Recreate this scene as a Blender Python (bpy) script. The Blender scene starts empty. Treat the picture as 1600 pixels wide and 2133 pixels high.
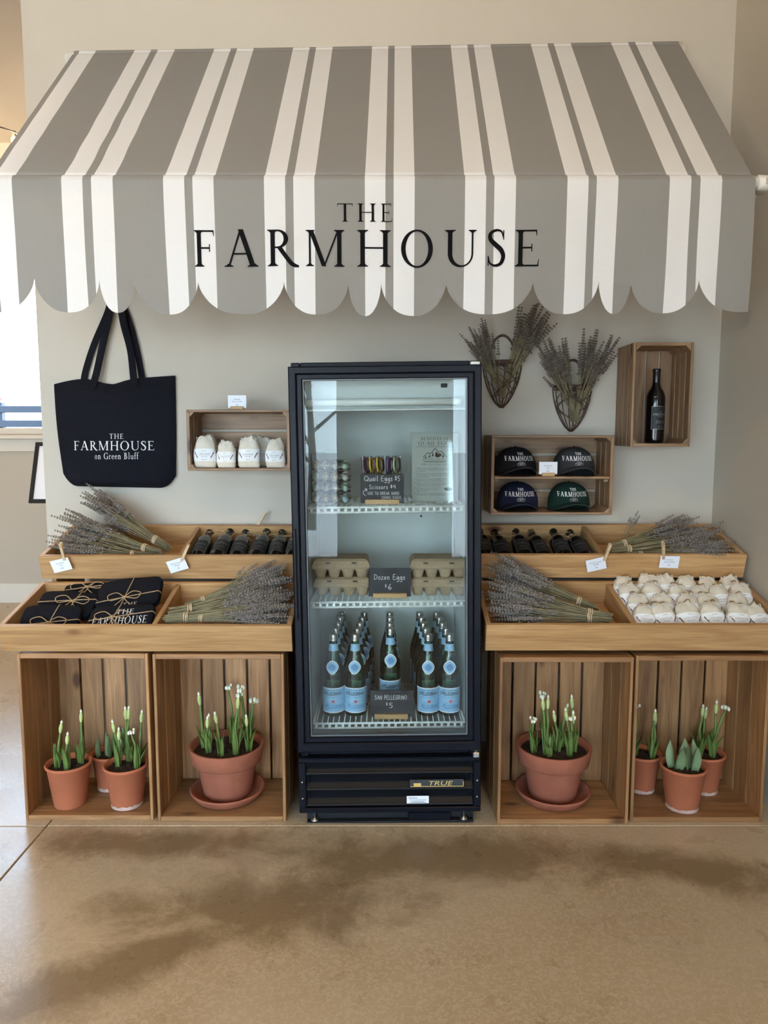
import bpy, math, random
from mathutils import Vector, Matrix, Euler

scene = bpy.context.scene
COL = scene.collection
R = math.radians
random.seed(7)

# ------------------------------------------------------------------ camera
cam_d = bpy.data.cameras.new('camera')
cam_d.sensor_fit = 'HORIZONTAL'
cam_d.sensor_width = 36.0
cam_d.lens = 36.0 * 1530 / 1600
cam_d.clip_start = 0.05
cam = bpy.data.objects.new('camera', cam_d)
COL.objects.link(cam)
cam.location = (0, 0, 1.38)
cam.rotation_euler = (R(90 - 6.23), 0, 0)
scene.camera = cam

# ------------------------------------------------------------------ world (daylight sky seen through the windows)
SKY = 13.0
world = bpy.data.worlds.new('sky')
scene.world = world
world.use_nodes = True
wn = world.node_tree.nodes
wl = world.node_tree.links
wn.clear()
w_out = wn.new('ShaderNodeOutputWorld')
w_bg = wn.new('ShaderNodeBackground')
w_tc = wn.new('ShaderNodeTexCoord')
w_sep = wn.new('ShaderNodeSeparateXYZ')
w_ramp = wn.new('ShaderNodeValToRGB')
wl.new(w_tc.outputs['Generated'], w_sep.inputs[0])
wl.new(w_sep.outputs['Z'], w_ramp.inputs['Fac'])
w_ramp.color_ramp.elements[0].position = 0.0
w_ramp.color_ramp.elements[0].color = (0.69, 0.87, 1.0, 1)
w_ramp.color_ramp.elements[1].position = 0.6
w_ramp.color_ramp.elements[1].color = (0.42, 0.66, 1.0, 1)
wl.new(w_ramp.outputs['Color'], w_bg.inputs['Color'])
w_bg.inputs['Strength'].default_value = SKY
wl.new(w_bg.outputs[0], w_out.inputs[0])

# portals that guide the daylight through each window opening (x0,x1,z0,z1,y,facing)
def portal(name, loc, rot, sx, sy):
    d = bpy.data.lights.new(name, 'AREA')
    d.shape = 'RECTANGLE'
    d.size, d.size_y = sx, sy
    d.cycles.is_portal = True
    o = bpy.data.objects.new(name, d)
    COL.objects.link(o)
    o.location = loc
    o.rotation_euler = rot
WF_Y = -2.2                                   # wall behind the camera
WIN_FRONT = [(-2.45, -0.41, 0.10, 2.20), (-4.75, -2.65, 0.10, 2.20), (0.62, 1.36, 0.10, 2.20), (-2.45, -0.41, 3.35, 3.80), (-4.75, -2.65, 3.35, 3.80), (0.62, 1.36, 3.35, 3.80)]  # last three are high transoms added to brighten the canopy and upper wall
WIN_FAR = (-4.5, -2.2, 1.36, 3.35)
for (a, b, c, d) in WIN_FRONT:
    portal('window_daylight', ((a + b) / 2, WF_Y - 0.08, (c + d) / 2), (R(90), 0, R(180)), b - a, d - c)
portal('window_daylight', ((WIN_FAR[0] + WIN_FAR[1]) / 2, 5.95, (WIN_FAR[2] + WIN_FAR[3]) / 2), (R(90), 0, 0), WIN_FAR[1] - WIN_FAR[0], WIN_FAR[3] - WIN_FAR[2])

# sun from the side, along the windowed walls: it lights the ground outside, none comes straight in
sun_d = bpy.data.lights.new('sun', 'SUN')
sun_d.energy = 55.0
sun_d.angle = R(0.53)
sun_d.color = (1.0, 0.985, 0.96)
sun = bpy.data.objects.new('sun', sun_d)
COL.objects.link(sun)
sun.rotation_euler = (0, R(45), 0)
STRING_BULB = 10.0                            # watts of each bulb on the string light
WARM_LAMP = 36.0                              # watts of each ceiling lamp (built further down)
vs = scene.view_settings
vs.view_transform = 'Standard'
vs.look = 'None'
vs.gamma = 1.0
vs.use_curve_mapping = False
vs.exposure = 0.42
scene.cycles.max_bounces = 10
scene.cycles.transparent_max_bounces = 24
scene.cycles.caustics_reflective = False
scene.cycles.caustics_refractive = False
scene.cycles.sample_clamp_indirect = 6.0
scene.cycles.use_denoising = True

# ------------------------------------------------------------------ helpers
def S(r, g, b):
    f = lambda c: (c / 255 / 12.92) if c / 255 <= 0.04045 else ((c / 255 + 0.055) / 1.055) ** 2.4
    return (f(r), f(g), f(b), 1.0)

def new_mat(name):
    m = bpy.data.materials.new(name)
    m.use_nodes = True
    nt = m.node_tree
    return m, nt.nodes, nt.links, nt.nodes['Principled BSDF']

def mat(name, col, rough=0.6, metal=0.0, var=0.0, scale=8.0, bump=0.0, bscale=60.0, emit=None, spec=0.5, stretch=None, sheen=0.0):
    m, n, l, p = new_mat(name)
    p.inputs['Roughness'].default_value = rough
    p.inputs['Metallic'].default_value = metal
    p.inputs['Specular IOR Level'].default_value = spec
    p.inputs['Base Color'].default_value = col
    if sheen:
        p.inputs['Sheen Weight'].default_value = sheen
    tc = n.new('ShaderNodeTexCoord')
    src = tc.outputs['Object']
    if stretch:
        mp = n.new('ShaderNodeMapping')
        mp.inputs['Scale'].default_value = stretch
        l.new(src, mp.inputs[0])
        src = mp.outputs[0]
    if var > 0:
        nz = n.new('ShaderNodeTexNoise')
        nz.inputs['Scale'].default_value = scale
        nz.inputs['Detail'].default_value = 5
        l.new(src, nz.inputs['Vector'])
        rp = n.new('ShaderNodeValToRGB')
        rp.color_ramp.elements[0].position = 0.3
        rp.color_ramp.elements[1].position = 0.7
        rp.color_ramp.elements[0].color = tuple(c * (1 - var) for c in col[:3]) + (1,)
        rp.color_ramp.elements[1].color = tuple(min(1, c * (1 + var)) for c in col[:3]) + (1,)
        l.new(nz.outputs['Fac'], rp.inputs[0])
        l.new(rp.outputs[0], p.inputs['Base Color'])
    if bump > 0:
        nb = n.new('ShaderNodeTexNoise')
        nb.inputs['Scale'].default_value = bscale
        nb.inputs['Detail'].default_value = 4
        l.new(src, nb.inputs['Vector'])
        bp = n.new('ShaderNodeBump')
        bp.inputs['Strength'].default_value = bump
        bp.inputs['Distance'].default_value = 0.004
        l.new(nb.outputs['Fac'], bp.inputs['Height'])
        l.new(bp.outputs[0], p.inputs['Normal'])
    if emit:
        p.inputs['Emission Color'].default_value = emit[0]
        p.inputs['Emission Strength'].default_value = emit[1]
    return m

def wood(name, c1, c2, knot, rough=0.5, knots=True):
    m, n, l, p = new_mat(name)
    tc = n.new('ShaderNodeTexCoord')
    oi = n.new('ShaderNodeObjectInfo')
    off = n.new('ShaderNodeVectorMath'); off.operation = 'SCALE'
    off.inputs[0].default_value = (13.7, 7.3, 3.1)
    l.new(oi.outputs['Random'], off.inputs['Scale'])
    add = n.new('ShaderNodeVectorMath'); add.operation = 'ADD'
    l.new(tc.outputs['Object'], add.inputs[0]); l.new(off.outputs[0], add.inputs[1])
    mp = n.new('ShaderNodeMapping'); mp.inputs['Scale'].default_value = (1.1, 13, 13)
    l.new(add.outputs[0], mp.inputs[0])
    nz = n.new('ShaderNodeTexNoise'); nz.inputs['Scale'].default_value = 2.2; nz.inputs['Detail'].default_value = 6; nz.inputs['Distortion'].default_value = 1.1
    l.new(mp.outputs[0], nz.inputs['Vector'])
    rp = n.new('ShaderNodeValToRGB')
    rp.color_ramp.elements[0].position = 0.30; rp.color_ramp.elements[0].color = c2
    rp.color_ramp.elements[1].position = 0.62; rp.color_ramp.elements[1].color = c1
    l.new(nz.outputs['Fac'], rp.inputs[0])
    mp2 = n.new('ShaderNodeMapping'); mp2.inputs['Scale'].default_value = (5, 170, 170)
    l.new(add.outputs[0], mp2.inputs[0])
    n2 = n.new('ShaderNodeTexNoise'); n2.inputs['Scale'].default_value = 1.5; n2.inputs['Detail'].default_value = 3
    l.new(mp2.outputs[0], n2.inputs['Vector'])
    r2 = n.new('ShaderNodeValToRGB')
    r2.color_ramp.elements[0].position = 0.3; r2.color_ramp.elements[0].color = (0.78, 0.74, 0.70, 1)
    r2.color_ramp.elements[1].position = 0.6; r2.color_ramp.elements[1].color = (1, 1, 1, 1)
    l.new(n2.outputs['Fac'], r2.inputs[0])
    mul = n.new('ShaderNodeMix'); mul.data_type = 'RGBA'; mul.blend_type = 'MULTIPLY'; mul.inputs['Factor'].default_value = 1.0
    l.new(rp.outputs[0], mul.inputs['A']); l.new(r2.outputs[0], mul.inputs['B'])
    last = mul.outputs['Result']
    if knots:
        mk = n.new('ShaderNodeMapping'); mk.inputs['Scale'].default_value = (2.6, 6.0, 6.0)
        l.new(add.outputs[0], mk.inputs[0])
        vo = n.new('ShaderNodeTexVoronoi'); vo.inputs['Scale'].default_value = 1.25
        l.new(mk.outputs[0], vo.inputs['Vector'])
        rk = n.new('ShaderNodeValToRGB')
        rk.color_ramp.elements[0].position = 0.07; rk.color_ramp.elements[0].color = (1, 1, 1, 1)
        rk.color_ramp.elements[1].position = 0.15; rk.color_ramp.elements[1].color = (0, 0, 0, 1)
        l.new(vo.outputs['Distance'], rk.inputs[0])
        mx = n.new('ShaderNodeMix'); mx.data_type = 'RGBA'
        l.new(rk.outputs[0], mx.inputs['Factor']); l.new(last, mx.inputs['A']); mx.inputs['B'].default_value = knot
        last = mx.outputs['Result']
    hsv = n.new('ShaderNodeHueSaturation')
    mr = n.new('ShaderNodeMapRange'); mr.inputs['To Min'].default_value = 0.80; mr.inputs['To Max'].default_value = 1.12
    l.new(oi.outputs['Random'], mr.inputs['Value']); l.new(mr.outputs[0], hsv.inputs['Value'])
    l.new(last, hsv.inputs['Color'])
    l.new(hsv.outputs[0], p.inputs['Base Color'])
    p.inputs['Roughness'].default_value = rough
    bp = n.new('ShaderNodeBump'); bp.inputs['Strength'].default_value = 0.12; bp.inputs['Distance'].default_value = 0.002
    l.new(n2.outputs['Fac'], bp.inputs['Height']); l.new(bp.outputs[0], p.inputs['Normal'])
    return m

def thin_glass(name, tint=(1, 1, 1, 1), rough=0.0, ior=1.5, boost=1.0, dirt=0.0):
    """thin pane: see-through body with a mirror-like surface by angle"""
    m, n, l, p = new_mat(name)
    n.remove(p)
    out = n['Material Output']
    tr = n.new('ShaderNodeBsdfTransparent'); tr.inputs[0].default_value = tint
    gl = n.new('ShaderNodeBsdfGlossy'); gl.inputs['Roughness'].default_value = rough
    fr = n.new('ShaderNodeFresnel'); fr.inputs[0].default_value = ior
    mu = n.new('ShaderNodeMath'); mu.operation = 'MULTIPLY'; mu.inputs[1].default_value = boost
    mu.use_clamp = True
    l.new(fr.outputs[0], mu.inputs[0])
    mx = n.new('ShaderNodeMixShader')
    l.new(mu.outputs[0], mx.inputs[0]); l.new(tr.outputs[0], mx.inputs[1]); l.new(gl.outputs[0], mx.inputs[2])
    last = mx.outputs[0]
    l.new(last, out.inputs[0])
    return m

class MB:
    """collects shapes for ONE mesh object"""
    def __init__(s):
        s.v = []; s.f = []; s.m = []; s.sm = []
    def add(s, vs_, fs, m=0, smooth=False, M=None):
        k = len(s.v)
        if M is not None:
            vs_ = [M @ Vector(p) for p in vs_]
        s.v.extend([tuple(p) for p in vs_])
        for f in fs:
            s.f.append(tuple(i + k for i in f)); s.m.append(m); s.sm.append(smooth)
        return s
    def box(s, c, d, bev=0.0, m=0, M=None):
        cx, cy, cz = c; hx, hy, hz = d[0] / 2, d[1] / 2, d[2] / 2
        b = min(bev, hx * 0.45, hy * 0.45, hz * 0.45)
        if b <= 0:
            vs_ = [(cx + i * hx, cy + j * hy, cz + k * hz) for i in (-1, 1) for j in (-1, 1) for k in (-1, 1)]
            fs = [(0, 1, 3, 2), (4, 6, 7, 5), (0, 4, 5, 1), (2, 3, 7, 6), (0, 2, 6, 4), (1, 5, 7, 3)]
            return s.add(vs_, fs, m, False, M)
        vs_ = []; idx = {}
        for i in (-1, 1):
            for j in (-1, 1):
                for k in (-1, 1):
                    for a in range(3):
                        d_ = [hx - b, hy - b, hz - b]; full = [hx, hy, hz]; d_[a] = full[a]
                        idx[(i, j, k, a)] = len(vs_)
                        vs_.append((cx + i * d_[0], cy + j * d_[1], cz + k * d_[2]))
        fs = []
        I = lambda i, j, k, a: idx[(i, j, k, a)]
        for t in (-1, 1):
            q = [I(t, -1, -1, 0), I(t, 1, -1, 0), I(t, 1, 1, 0), I(t, -1, 1, 0)]; fs.append(q if t > 0 else q[::-1])
            q = [I(-1, t, -1, 1), I(-1, t, 1, 1), I(1, t, 1, 1), I(1, t, -1, 1)]; fs.append(q if t > 0 else q[::-1])
            q = [I(-1, -1, t, 2), I(1, -1, t, 2), I(1, 1, t, 2), I(-1, 1, t, 2)]; fs.append(q if t > 0 else q[::-1])
        for i in (-1, 1):
            for j in (-1, 1):
                q = [I(i, j, -1, 0), I(i, j, -1, 1), I(i, j, 1, 1), I(i, j, 1, 0)]; fs.append(q if i * j > 0 else q[::-1])
                q = [I(i, -1, j, 2), I(i, -1, j, 0), I(i, 1, j, 0), I(i, 1, j, 2)]; fs.append(q if i * j > 0 else q[::-1])
                q = [I(-1, i, j, 1), I(-1, i, j, 2), I(1, i, j, 2), I(1, i, j, 1)]; fs.append(q if i * j > 0 else q[::-1])
        for i in (-1, 1):
            for j in (-1, 1):
                for k in (-1, 1):
                    q = [I(i, j, k, 0), I(i, j, k, 1), I(i, j, k, 2)]; fs.append(q if i * j * k > 0 else q[::-1])
        return s.add(vs_, fs, m, False, M)
    def tube(s, pts, r, n=8, m=0, closed=False, M=None, smooth=True, caps=True):
        pts = [Vector(p) for p in pts]; N = len(pts)
        rs = r if isinstance(r, (list, tuple)) else [r] * N
        vs_ = []; fs = []
        up = None
        for i, p in enumerate(pts):
            if closed:
                t = pts[(i + 1) % N] - pts[i - 1]
            else:
                t = pts[min(i + 1, N - 1)] - pts[max(i - 1, 0)]
            if t.length < 1e-9: t = Vector((0, 0, 1))
            t.normalize()
            if up is None:
                up = Vector((0, 0, 1)) if abs(t.z) < 0.9 else Vector((1, 0, 0))
            a = t.cross(up)
            if a.length < 1e-6:
                a = t.cross(Vector((0.3, 1, 0.2)))
            a.normalize(); b = a.cross(t).normalized(); up = b
            for k in range(n):
                an = 2 * math.pi * k / n
                vs_.append(p + (a * math.cos(an) + b * math.sin(an)) * rs[i])
        L = N if closed else N - 1
        for i in range(L):
            for k in range(n):
                j = (i + 1) % N
                fs.append((i * n + k, i * n + (k + 1) % n, j * n + (k + 1) % n, j * n + k))
        if caps and not closed:
            fs.append(tuple(range(n))[::-1]); fs.append(tuple((N - 1) * n + k for k in range(n)))
        return s.add(vs_, fs, m, smooth, M)
    def lathe(s, prof, n=24, m=0, M=None, smooth=True, a0=0.0, a1=2 * math.pi):
        full = abs(a1 - a0 - 2 * math.pi) < 1e-6
        K = n if full else n + 1
        vs_ = []; fs = []
        for (r, z) in prof:
            for k in range(K):
                an = a0 + (a1 - a0) * k / n
                vs_.append((r * math.cos(an), r * math.sin(an), z))
        for i in range(len(prof) - 1):
            for k in range(n):
                k2 = (k + 1) % K
                fs.append((i * K + k, i * K + k2, (i + 1) * K + k2, (i + 1) * K + k))
        return s.add(vs_, fs, m, smooth, M)
    def grid(s, fn, nu, nv, m=0, smooth=True, flip=False, M=None):
        vs_ = [fn(i / nu, j / nv) for j in range(nv + 1) for i in range(nu + 1)]
        fs = []
        for j in range(nv):
            for i in range(nu):
                a = j * (nu + 1) + i
                q = (a, a + 1, a + nu + 2, a + nu + 1)
                fs.append(q[::-1] if flip else q)
        return s.add(vs_, fs, m, smooth, M)
    def ball(s, c, r, nu=10, nv=6, m=0, M=None):
        rx, ry, rz = r if isinstance(r, (list, tuple)) else (r, r, r)
        pr = [(math.sin(math.pi * i / nv), -math.cos(math.pi * i / nv)) for i in range(nv + 1)]
        vs_ = []; fs = []
        for (a, z) in pr:
            for k in range(nu):
                an = 2 * math.pi * k / nu
                vs_.append((c[0] + rx * a * math.cos(an), c[1] + ry * a * math.sin(an), c[2] + rz * z))
        for i in range(nv):
            for k in range(nu):
                fs.append((i * nu + k, i * nu + (k + 1) % nu, (i + 1) * nu + (k + 1) % nu, (i + 1) * nu + k))
        return s.add(vs_, fs, m, True, M)
    def mesh(s, name, mats):
        me = bpy.data.meshes.new(name)
        me.from_pydata(s.v, [], s.f)
        for mm in (mats if isinstance(mats, (list, tuple)) else [mats]):
            me.materials.append(mm)
        me.polygons.foreach_set('material_index', s.m)
        me.polygons.foreach_set('use_smooth', s.sm)
        me.update()
        return me
    def obj(s, name, mats, parent=None, loc=(0, 0, 0), rot=(0, 0, 0)):
        return link(name, s.mesh(name, mats), parent, loc, rot)

def link(name, me, parent=None, loc=(0, 0, 0), rot=(0, 0, 0), M=None):
    o = bpy.data.objects.new(name, me)
    COL.objects.link(o)
    if parent is not None:
        o.parent = parent
    if M is not None:
        o.matrix_local = M
    else:
        o.location = loc
        o.rotation_euler = rot
    return o

def tag(o, label=None, cat=None, group=None, kind=None):
    if label: o['label'] = label
    if cat: o['category'] = cat
    if group: o['group'] = group
    if kind: o['kind'] = kind
    return o

def thing(name, label, cat, loc=(0, 0, 0), rot=(0, 0, 0), group=None, M=None):
    o = bpy.data.objects.new(name, None)
    o.empty_display_size = 0.05
    COL.objects.link(o)
    if M is not None:
        o.matrix_local = M
    else:
        o.location = loc; o.rotation_euler = rot
    return tag(o, label, cat, group)

def copy_tree(o, parent=None):
    c = o.copy(); COL.objects.link(c)
    c.parent = parent
    for ch in [x for x in KIDS.get(o.name, [])]:
        copy_tree(ch, c)
    return c
KIDS = {}
def remember(root):
    """note the children once so copies stay cheap"""
    for ch in root.children:
        KIDS.setdefault(root.name, []).append(ch)
        remember(ch)
    return root

def struct(o):
    o['kind'] = 'structure'
    return o

def basis(origin, x, z_hint=(0, 0, 1)):
    x = Vector(x).normalized(); zh = Vector(z_hint)
    y = zh.cross(x).normalized(); z = x.cross(y)
    M = Matrix((x, y, z)).transposed().to_4x4()
    M.translation = Vector(origin)
    return M

AX = {'x': Vector((1, 0, 0)), 'y': Vector((0, 1, 0)), 'z': Vector((0, 0, 1))}
_plank = {}
def plank(parent, name, c, size, long='x', thick='z', m=None, bev=0.0018):
    """a board: size = (length, width, thickness); grain runs along its length"""
    key = (tuple(round(v, 4) for v in size), m.name)
    me = _plank.get(key)
    if me is None:
        me = MB().box((0, 0, 0), size, bev).mesh(name, m)
        _plank[key] = me
    l = AX[long]; t = AX[thick]; w = t.cross(l)
    M = Matrix((l, w, t)).transposed().to_4x4(); M.translation = Vector(c)
    return link(name, me, parent, M=M)

# ------------------------------------------------------------------ lettering
def _ring(cx, cy, rx, ry, a0, a1, wx, wy, n=20):
    P = []
    for i in range(n):
        q = []
        for (a, o) in ((i, 0), (i + 1, 0), (i + 1, 1), (i, 1)):
            t = R(a0 + (a1 - a0) * a / n)
            q.append((cx + (rx - o * wx) * math.cos(t), cy + (ry - o * wy) * math.sin(t)))
        P.append(q)
    return P
def _rect(x0, y0, x1, y1):
    return [[(x0, y0), (x1, y0), (x1, y1), (x0, y1)]]
def _diag(x0, y0, x1, y1, w):
    return [[(x0 - w / 2, y0), (x0 + w / 2, y0), (x1 + w / 2, y1), (x1 - w / 2, y1)]]
SW, TW, SE, SH = 0.125, 0.048, 0.085, 0.034
def _foot(x, y, w, d=1, e=SE):
    return [[(x - w / 2 - e, y), (x + w / 2 + e, y), (x + w / 2 + e, y + d * SH), (x - w / 2 - e, y + d * SH)],
            [(x - w / 2 - e * 0.6, y + d * SH), (x + w / 2 + e * 0.6, y + d * SH), (x + w / 2, y + d * (SH + 0.05)), (x - w / 2, y + d * (SH + 0.05))]]
def _stem(x, y0=0.0, y1=1.0, w=SW, top=True, bot=True):
    p = _rect(x - w / 2, y0, x + w / 2, y1)
    if bot: p += _foot(x, y0, w)
    if top: p += _foot(x, y1, w, -1)
    return p
def _ribbon(pts, ws):
    P = []
    N = len(pts); L = []; Rr = []
    for i in range(N):
        a = pts[max(i - 1, 0)]; b = pts[min(i + 1, N - 1)]
        dx, dy = b[0] - a[0], b[1] - a[1]; d = math.hypot(dx, dy) or 1
        w = ws[i] / 2
        L.append((pts[i][0] - dy / d * w, pts[i][1] + dx / d * w)); Rr.append((pts[i][0] + dy / d * w, pts[i][1] - dx / d * w))
    for i in range(N - 1):
        P.append([Rr[i], Rr[i + 1], L[i + 1], L[i]])
    return P
def _smooth(pts, k=5):
    out = []
    N = len(pts)
    for i in range(N - 1):
        p0, p1, p2, p3 = pts[max(i - 1, 0)], pts[i], pts[i + 1], pts[min(i + 2, N - 1)]
        for j in range(k):
            t = j / k
            out.append(tuple(0.5 * ((2 * b) + (-a + c) * t + (2 * a - 5 * b + 4 * c - d) * t * t + (-a + 3 * b - 3 * c + d) * t ** 3) for a, b, c, d in zip(p0, p1, p2, p3)))
    out.append(tuple(pts[-1]))
    return out
def _arm(x0, x1, y, d, drop=0.16):
    """horizontal thin arm with a hanging serif at its end"""
    return _rect(x0, min(y, y + d * TW), x1, max(y, y + d * TW)) + [[(x1 - 0.03, y), (x1 + 0.012, y), (x1 + 0.02, y + d * drop), (x1 + 0.002, y + d * drop)]]
def _S():
    c = _smooth([(0.50, 0.80), (0.44, 0.95), (0.29, 0.985), (0.13, 0.90), (0.12, 0.74), (0.28, 0.58), (0.43, 0.45), (0.50, 0.27), (0.42, 0.07), (0.25, 0.012), (0.11, 0.08), (0.06, 0.24)], 4)
    N = len(c)
    return _ribbon(c, [0.045 + 0.095 * max(0, math.sin(math.pi * (i / (N - 1)))) ** 2.2 for i in range(N)]) + _rect(0.49, 0.73, 0.52, 0.99) + _rect(0.045, 0.01, 0.075, 0.28)
def _ubowl(n=20):
    P = []
    for i in range(n):
        q = []
        for a, o in ((i, 0), (i + 1, 0), (i + 1, 1), (i, 1)):
            t = R(180 + 180 * a / n)
            q.append((0.491 + 0.354 * math.cos(t), 0.36 + 0.38 * math.sin(t)) if o == 0 else (0.529 + 0.2665 * math.cos(t), 0.36 + 0.325 * math.sin(t)))
        P.append(q)
    return P
SERIF = {
 'F': (0.72, _stem(0.20) + _arm(0.2, 0.64, 1.0, -1) + _rect(0.2, 0.49, 0.52, 0.49 + TW) + _rect(0.50, 0.41, 0.53, 0.62)),
 'E': (0.78, _stem(0.20) + _arm(0.2, 0.64, 1.0, -1) + _rect(0.2, 0.49, 0.52, 0.49 + TW) + _rect(0.50, 0.41, 0.53, 0.62) + _arm(0.2, 0.70, 0.0, 1, 0.2)),
 'L': (0.72, _stem(0.20) + _arm(0.2, 0.66, 0.0, 1, 0.22)),
 'T': (0.84, _stem(0.42, top=False) + _arm(0.42, 0.80, 1.0, -1) + [[(0.84 - x, y) for x, y in q] for q in _arm(0.42, 0.80, 1.0, -1)]),
 'H': (1.02, _stem(0.20) + _stem(0.82) + _rect(0.2, 0.49, 0.82, 0.49 + TW)),
 'I': (0.40, _stem(0.20)),
 'A': (0.96, _diag(0.13, 0, 0.47, 1.02, 0.055) + _diag(0.80, 0, 0.47, 1.02, 0.145) + _rect(0.24, 0.33, 0.70, 0.33 + TW) + _foot(0.13, 0, 0.05, 1, 0.10) + _foot(0.80, 0, 0.14, 1, 0.08)),
 'V': (0.94, _diag(0.47, -0.02, 0.14, 1, 0.145) + _diag(0.47, -0.02, 0.80, 1, 0.055) + _foot(0.14, 1, 0.14, -1) + _foot(0.80, 1, 0.05, -1, 0.1)),
 'W': (1.34, _diag(0.40, 0, 0.14, 1, 0.14) + _diag(0.40, 0, 0.67, 1, 0.05) + _diag(0.93, 0, 0.67, 1, 0.14) + _diag(0.93, 0, 1.2, 1, 0.05) + _foot(0.14, 1, 0.14, -1) + _foot(1.2, 1, 0.05, -1, 0.1) + _foot(0.67, 1, 0.12, -1)),
 'Y': (0.90, _diag(0.45, 0.42, 0.14, 1, 0.13) + _diag(0.45, 0.42, 0.76, 1, 0.05) + _stem(0.45, 0, 0.48, top=False) + _foot(0.14, 1, 0.13, -1) + _foot(0.76, 1, 0.05, -1, 0.1)),
 'R': (0.90, _stem(0.20) + _ring(0.34, 0.745, 0.29, 0.255, -90, 90, SW, TW) + _rect(0.2, 1 - TW, 0.36, 1) + _rect(0.2, 0.49, 0.36, 0.49 + TW) + _ribbon(_smooth([(0.38, 0.52), (0.58, 0.24), (0.74, 0.05), (0.92, -0.01)], 4), [0.12] * 9 + [0.11, 0.09, 0.07, 0.05])),
 'P': (0.74, _stem(0.20) + _ring(0.34, 0.73, 0.30, 0.27, -90, 90, SW, TW) + _rect(0.2, 1 - TW, 0.36, 1) + _rect(0.2, 0.46, 0.36, 0.46 + TW)),
 'B': (0.80, _stem(0.20) + _ring(0.34, 0.755, 0.26, 0.245, -90, 90, SW, TW) + _ring(0.36, 0.265, 0.32, 0.265, -90, 90, SW, TW) + _rect(0.2, 1 - TW, 0.36, 1) + _rect(0.2, 0.485, 0.36, 0.485 + TW) + _rect(0.2, 0, 0.38, TW)),
 'D': (0.98, _stem(0.20) + _ring(0.36, 0.5, 0.52, 0.5, -90, 90, SW + 0.01, TW, 24) + _rect(0.2, 1 - TW, 0.38, 1) + _rect(0.2, 0, 0.38, TW)),
 'M': (1.22, _stem(0.17, w=0.055) + _diag(0.58, 0.0, 0.20, 1, 0.13) + _diag(0.58, 0.0, 0.99, 1, 0.05) + _stem(1.02) + _foot(0.2, 1, 0.1, -1, 0.06)),
 'N': (1.06, _stem(0.18, w=0.055) + _diag(0.84, 0.0, 0.20, 1, 0.135) + _stem(0.86, w=0.055, bot=False) + _foot(0.2, 1, 0.1, -1, 0.06)),
 'O': (1.04, _ring(0.52, 0.5, 0.47, 0.52, 0, 360, SW + 0.012, TW, 40)),
 'Q': (1.04, _ring(0.52, 0.5, 0.47, 0.52, 0, 360, SW + 0.012, TW, 40) + _diag(0.90, -0.2, 0.56, 0.06, 0.12)),
 'G': (1.02, _ring(0.52, 0.5, 0.47, 0.52, 40, 322, SW + 0.012, TW, 34) + _rect(0.80, 0.03, 0.92, 0.42) + _rect(0.66, 0.40, 1.0, 0.44) + _rect(0.86, 0.70, 0.89, 0.98)),
 'U': (1.00, _stem(0.20, 0.34, 1, bot=False) + _stem(0.82, 0.34, 1, w=0.05, bot=False) + _ubowl()),
 'S': (0.60, _S()),
 'o': (0.60, _ring(0.30, 0.30, 0.25, 0.32, 0, 360, 0.10, TW, 24)),
 'e': (0.56, _ring(0.29, 0.30, 0.25, 0.32, 20, 325, 0.10, TW, 22) + _rect(0.08, 0.33, 0.52, 0.37)),
 'n': (0.68, _stem(0.16, 0, 0.6, 0.10, top=False) + _stem(0.52, 0, 0.42, 0.10, top=False) + _ring(0.34, 0.38, 0.23, 0.24, 0, 180, 0.09, 0.07, 12) + _rect(0.05, 0.57, 0.16, 0.60)),
 'r': (0.48, _stem(0.16, 0, 0.6, 0.10, top=False) + _ring(0.34, 0.38, 0.2, 0.24, 60, 180, 0.08, 0.08, 10) + _rect(0.05, 0.57, 0.16, 0.60)),
 'u': (0.68, _stem(0.16, 0.2, 0.6, 0.10, bot=False, top=False) + _stem(0.52, 0, 0.6, 0.10, top=False) + _ring(0.34, 0.22, 0.23, 0.24, 180, 360, 0.09, 0.07, 12) + _rect(0.05, 0.57, 0.16, 0.60) + _rect(0.41, 0.57, 0.52, 0.60)),
 'l': (0.34, _stem(0.17, 0, 1.06, 0.10, top=False) + _rect(0.05, 1.02, 0.17, 1.06)),
 'f': (0.40, _stem(0.17, 0, 0.85, 0.10, top=False) + _ring(0.34, 0.82, 0.22, 0.26, 50, 180, 0.09, 0.07, 12) + _rect(0.05, 0.56, 0.38, 0.60)),
 '.': (0.28, _ring(0.14, 0.06, 0.07, 0.07, 0, 360, 0.069, 0.069, 8)),
 ' ': (0.40, []),
}
def serif(text, track=0.06):
    polys = []; x = 0.0
    for ch in text:
        adv, g = SERIF[ch]
        polys += [[(px + x, py) for px, py in q] for q in g]
        x += adv + track
    return polys, x - track
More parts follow.
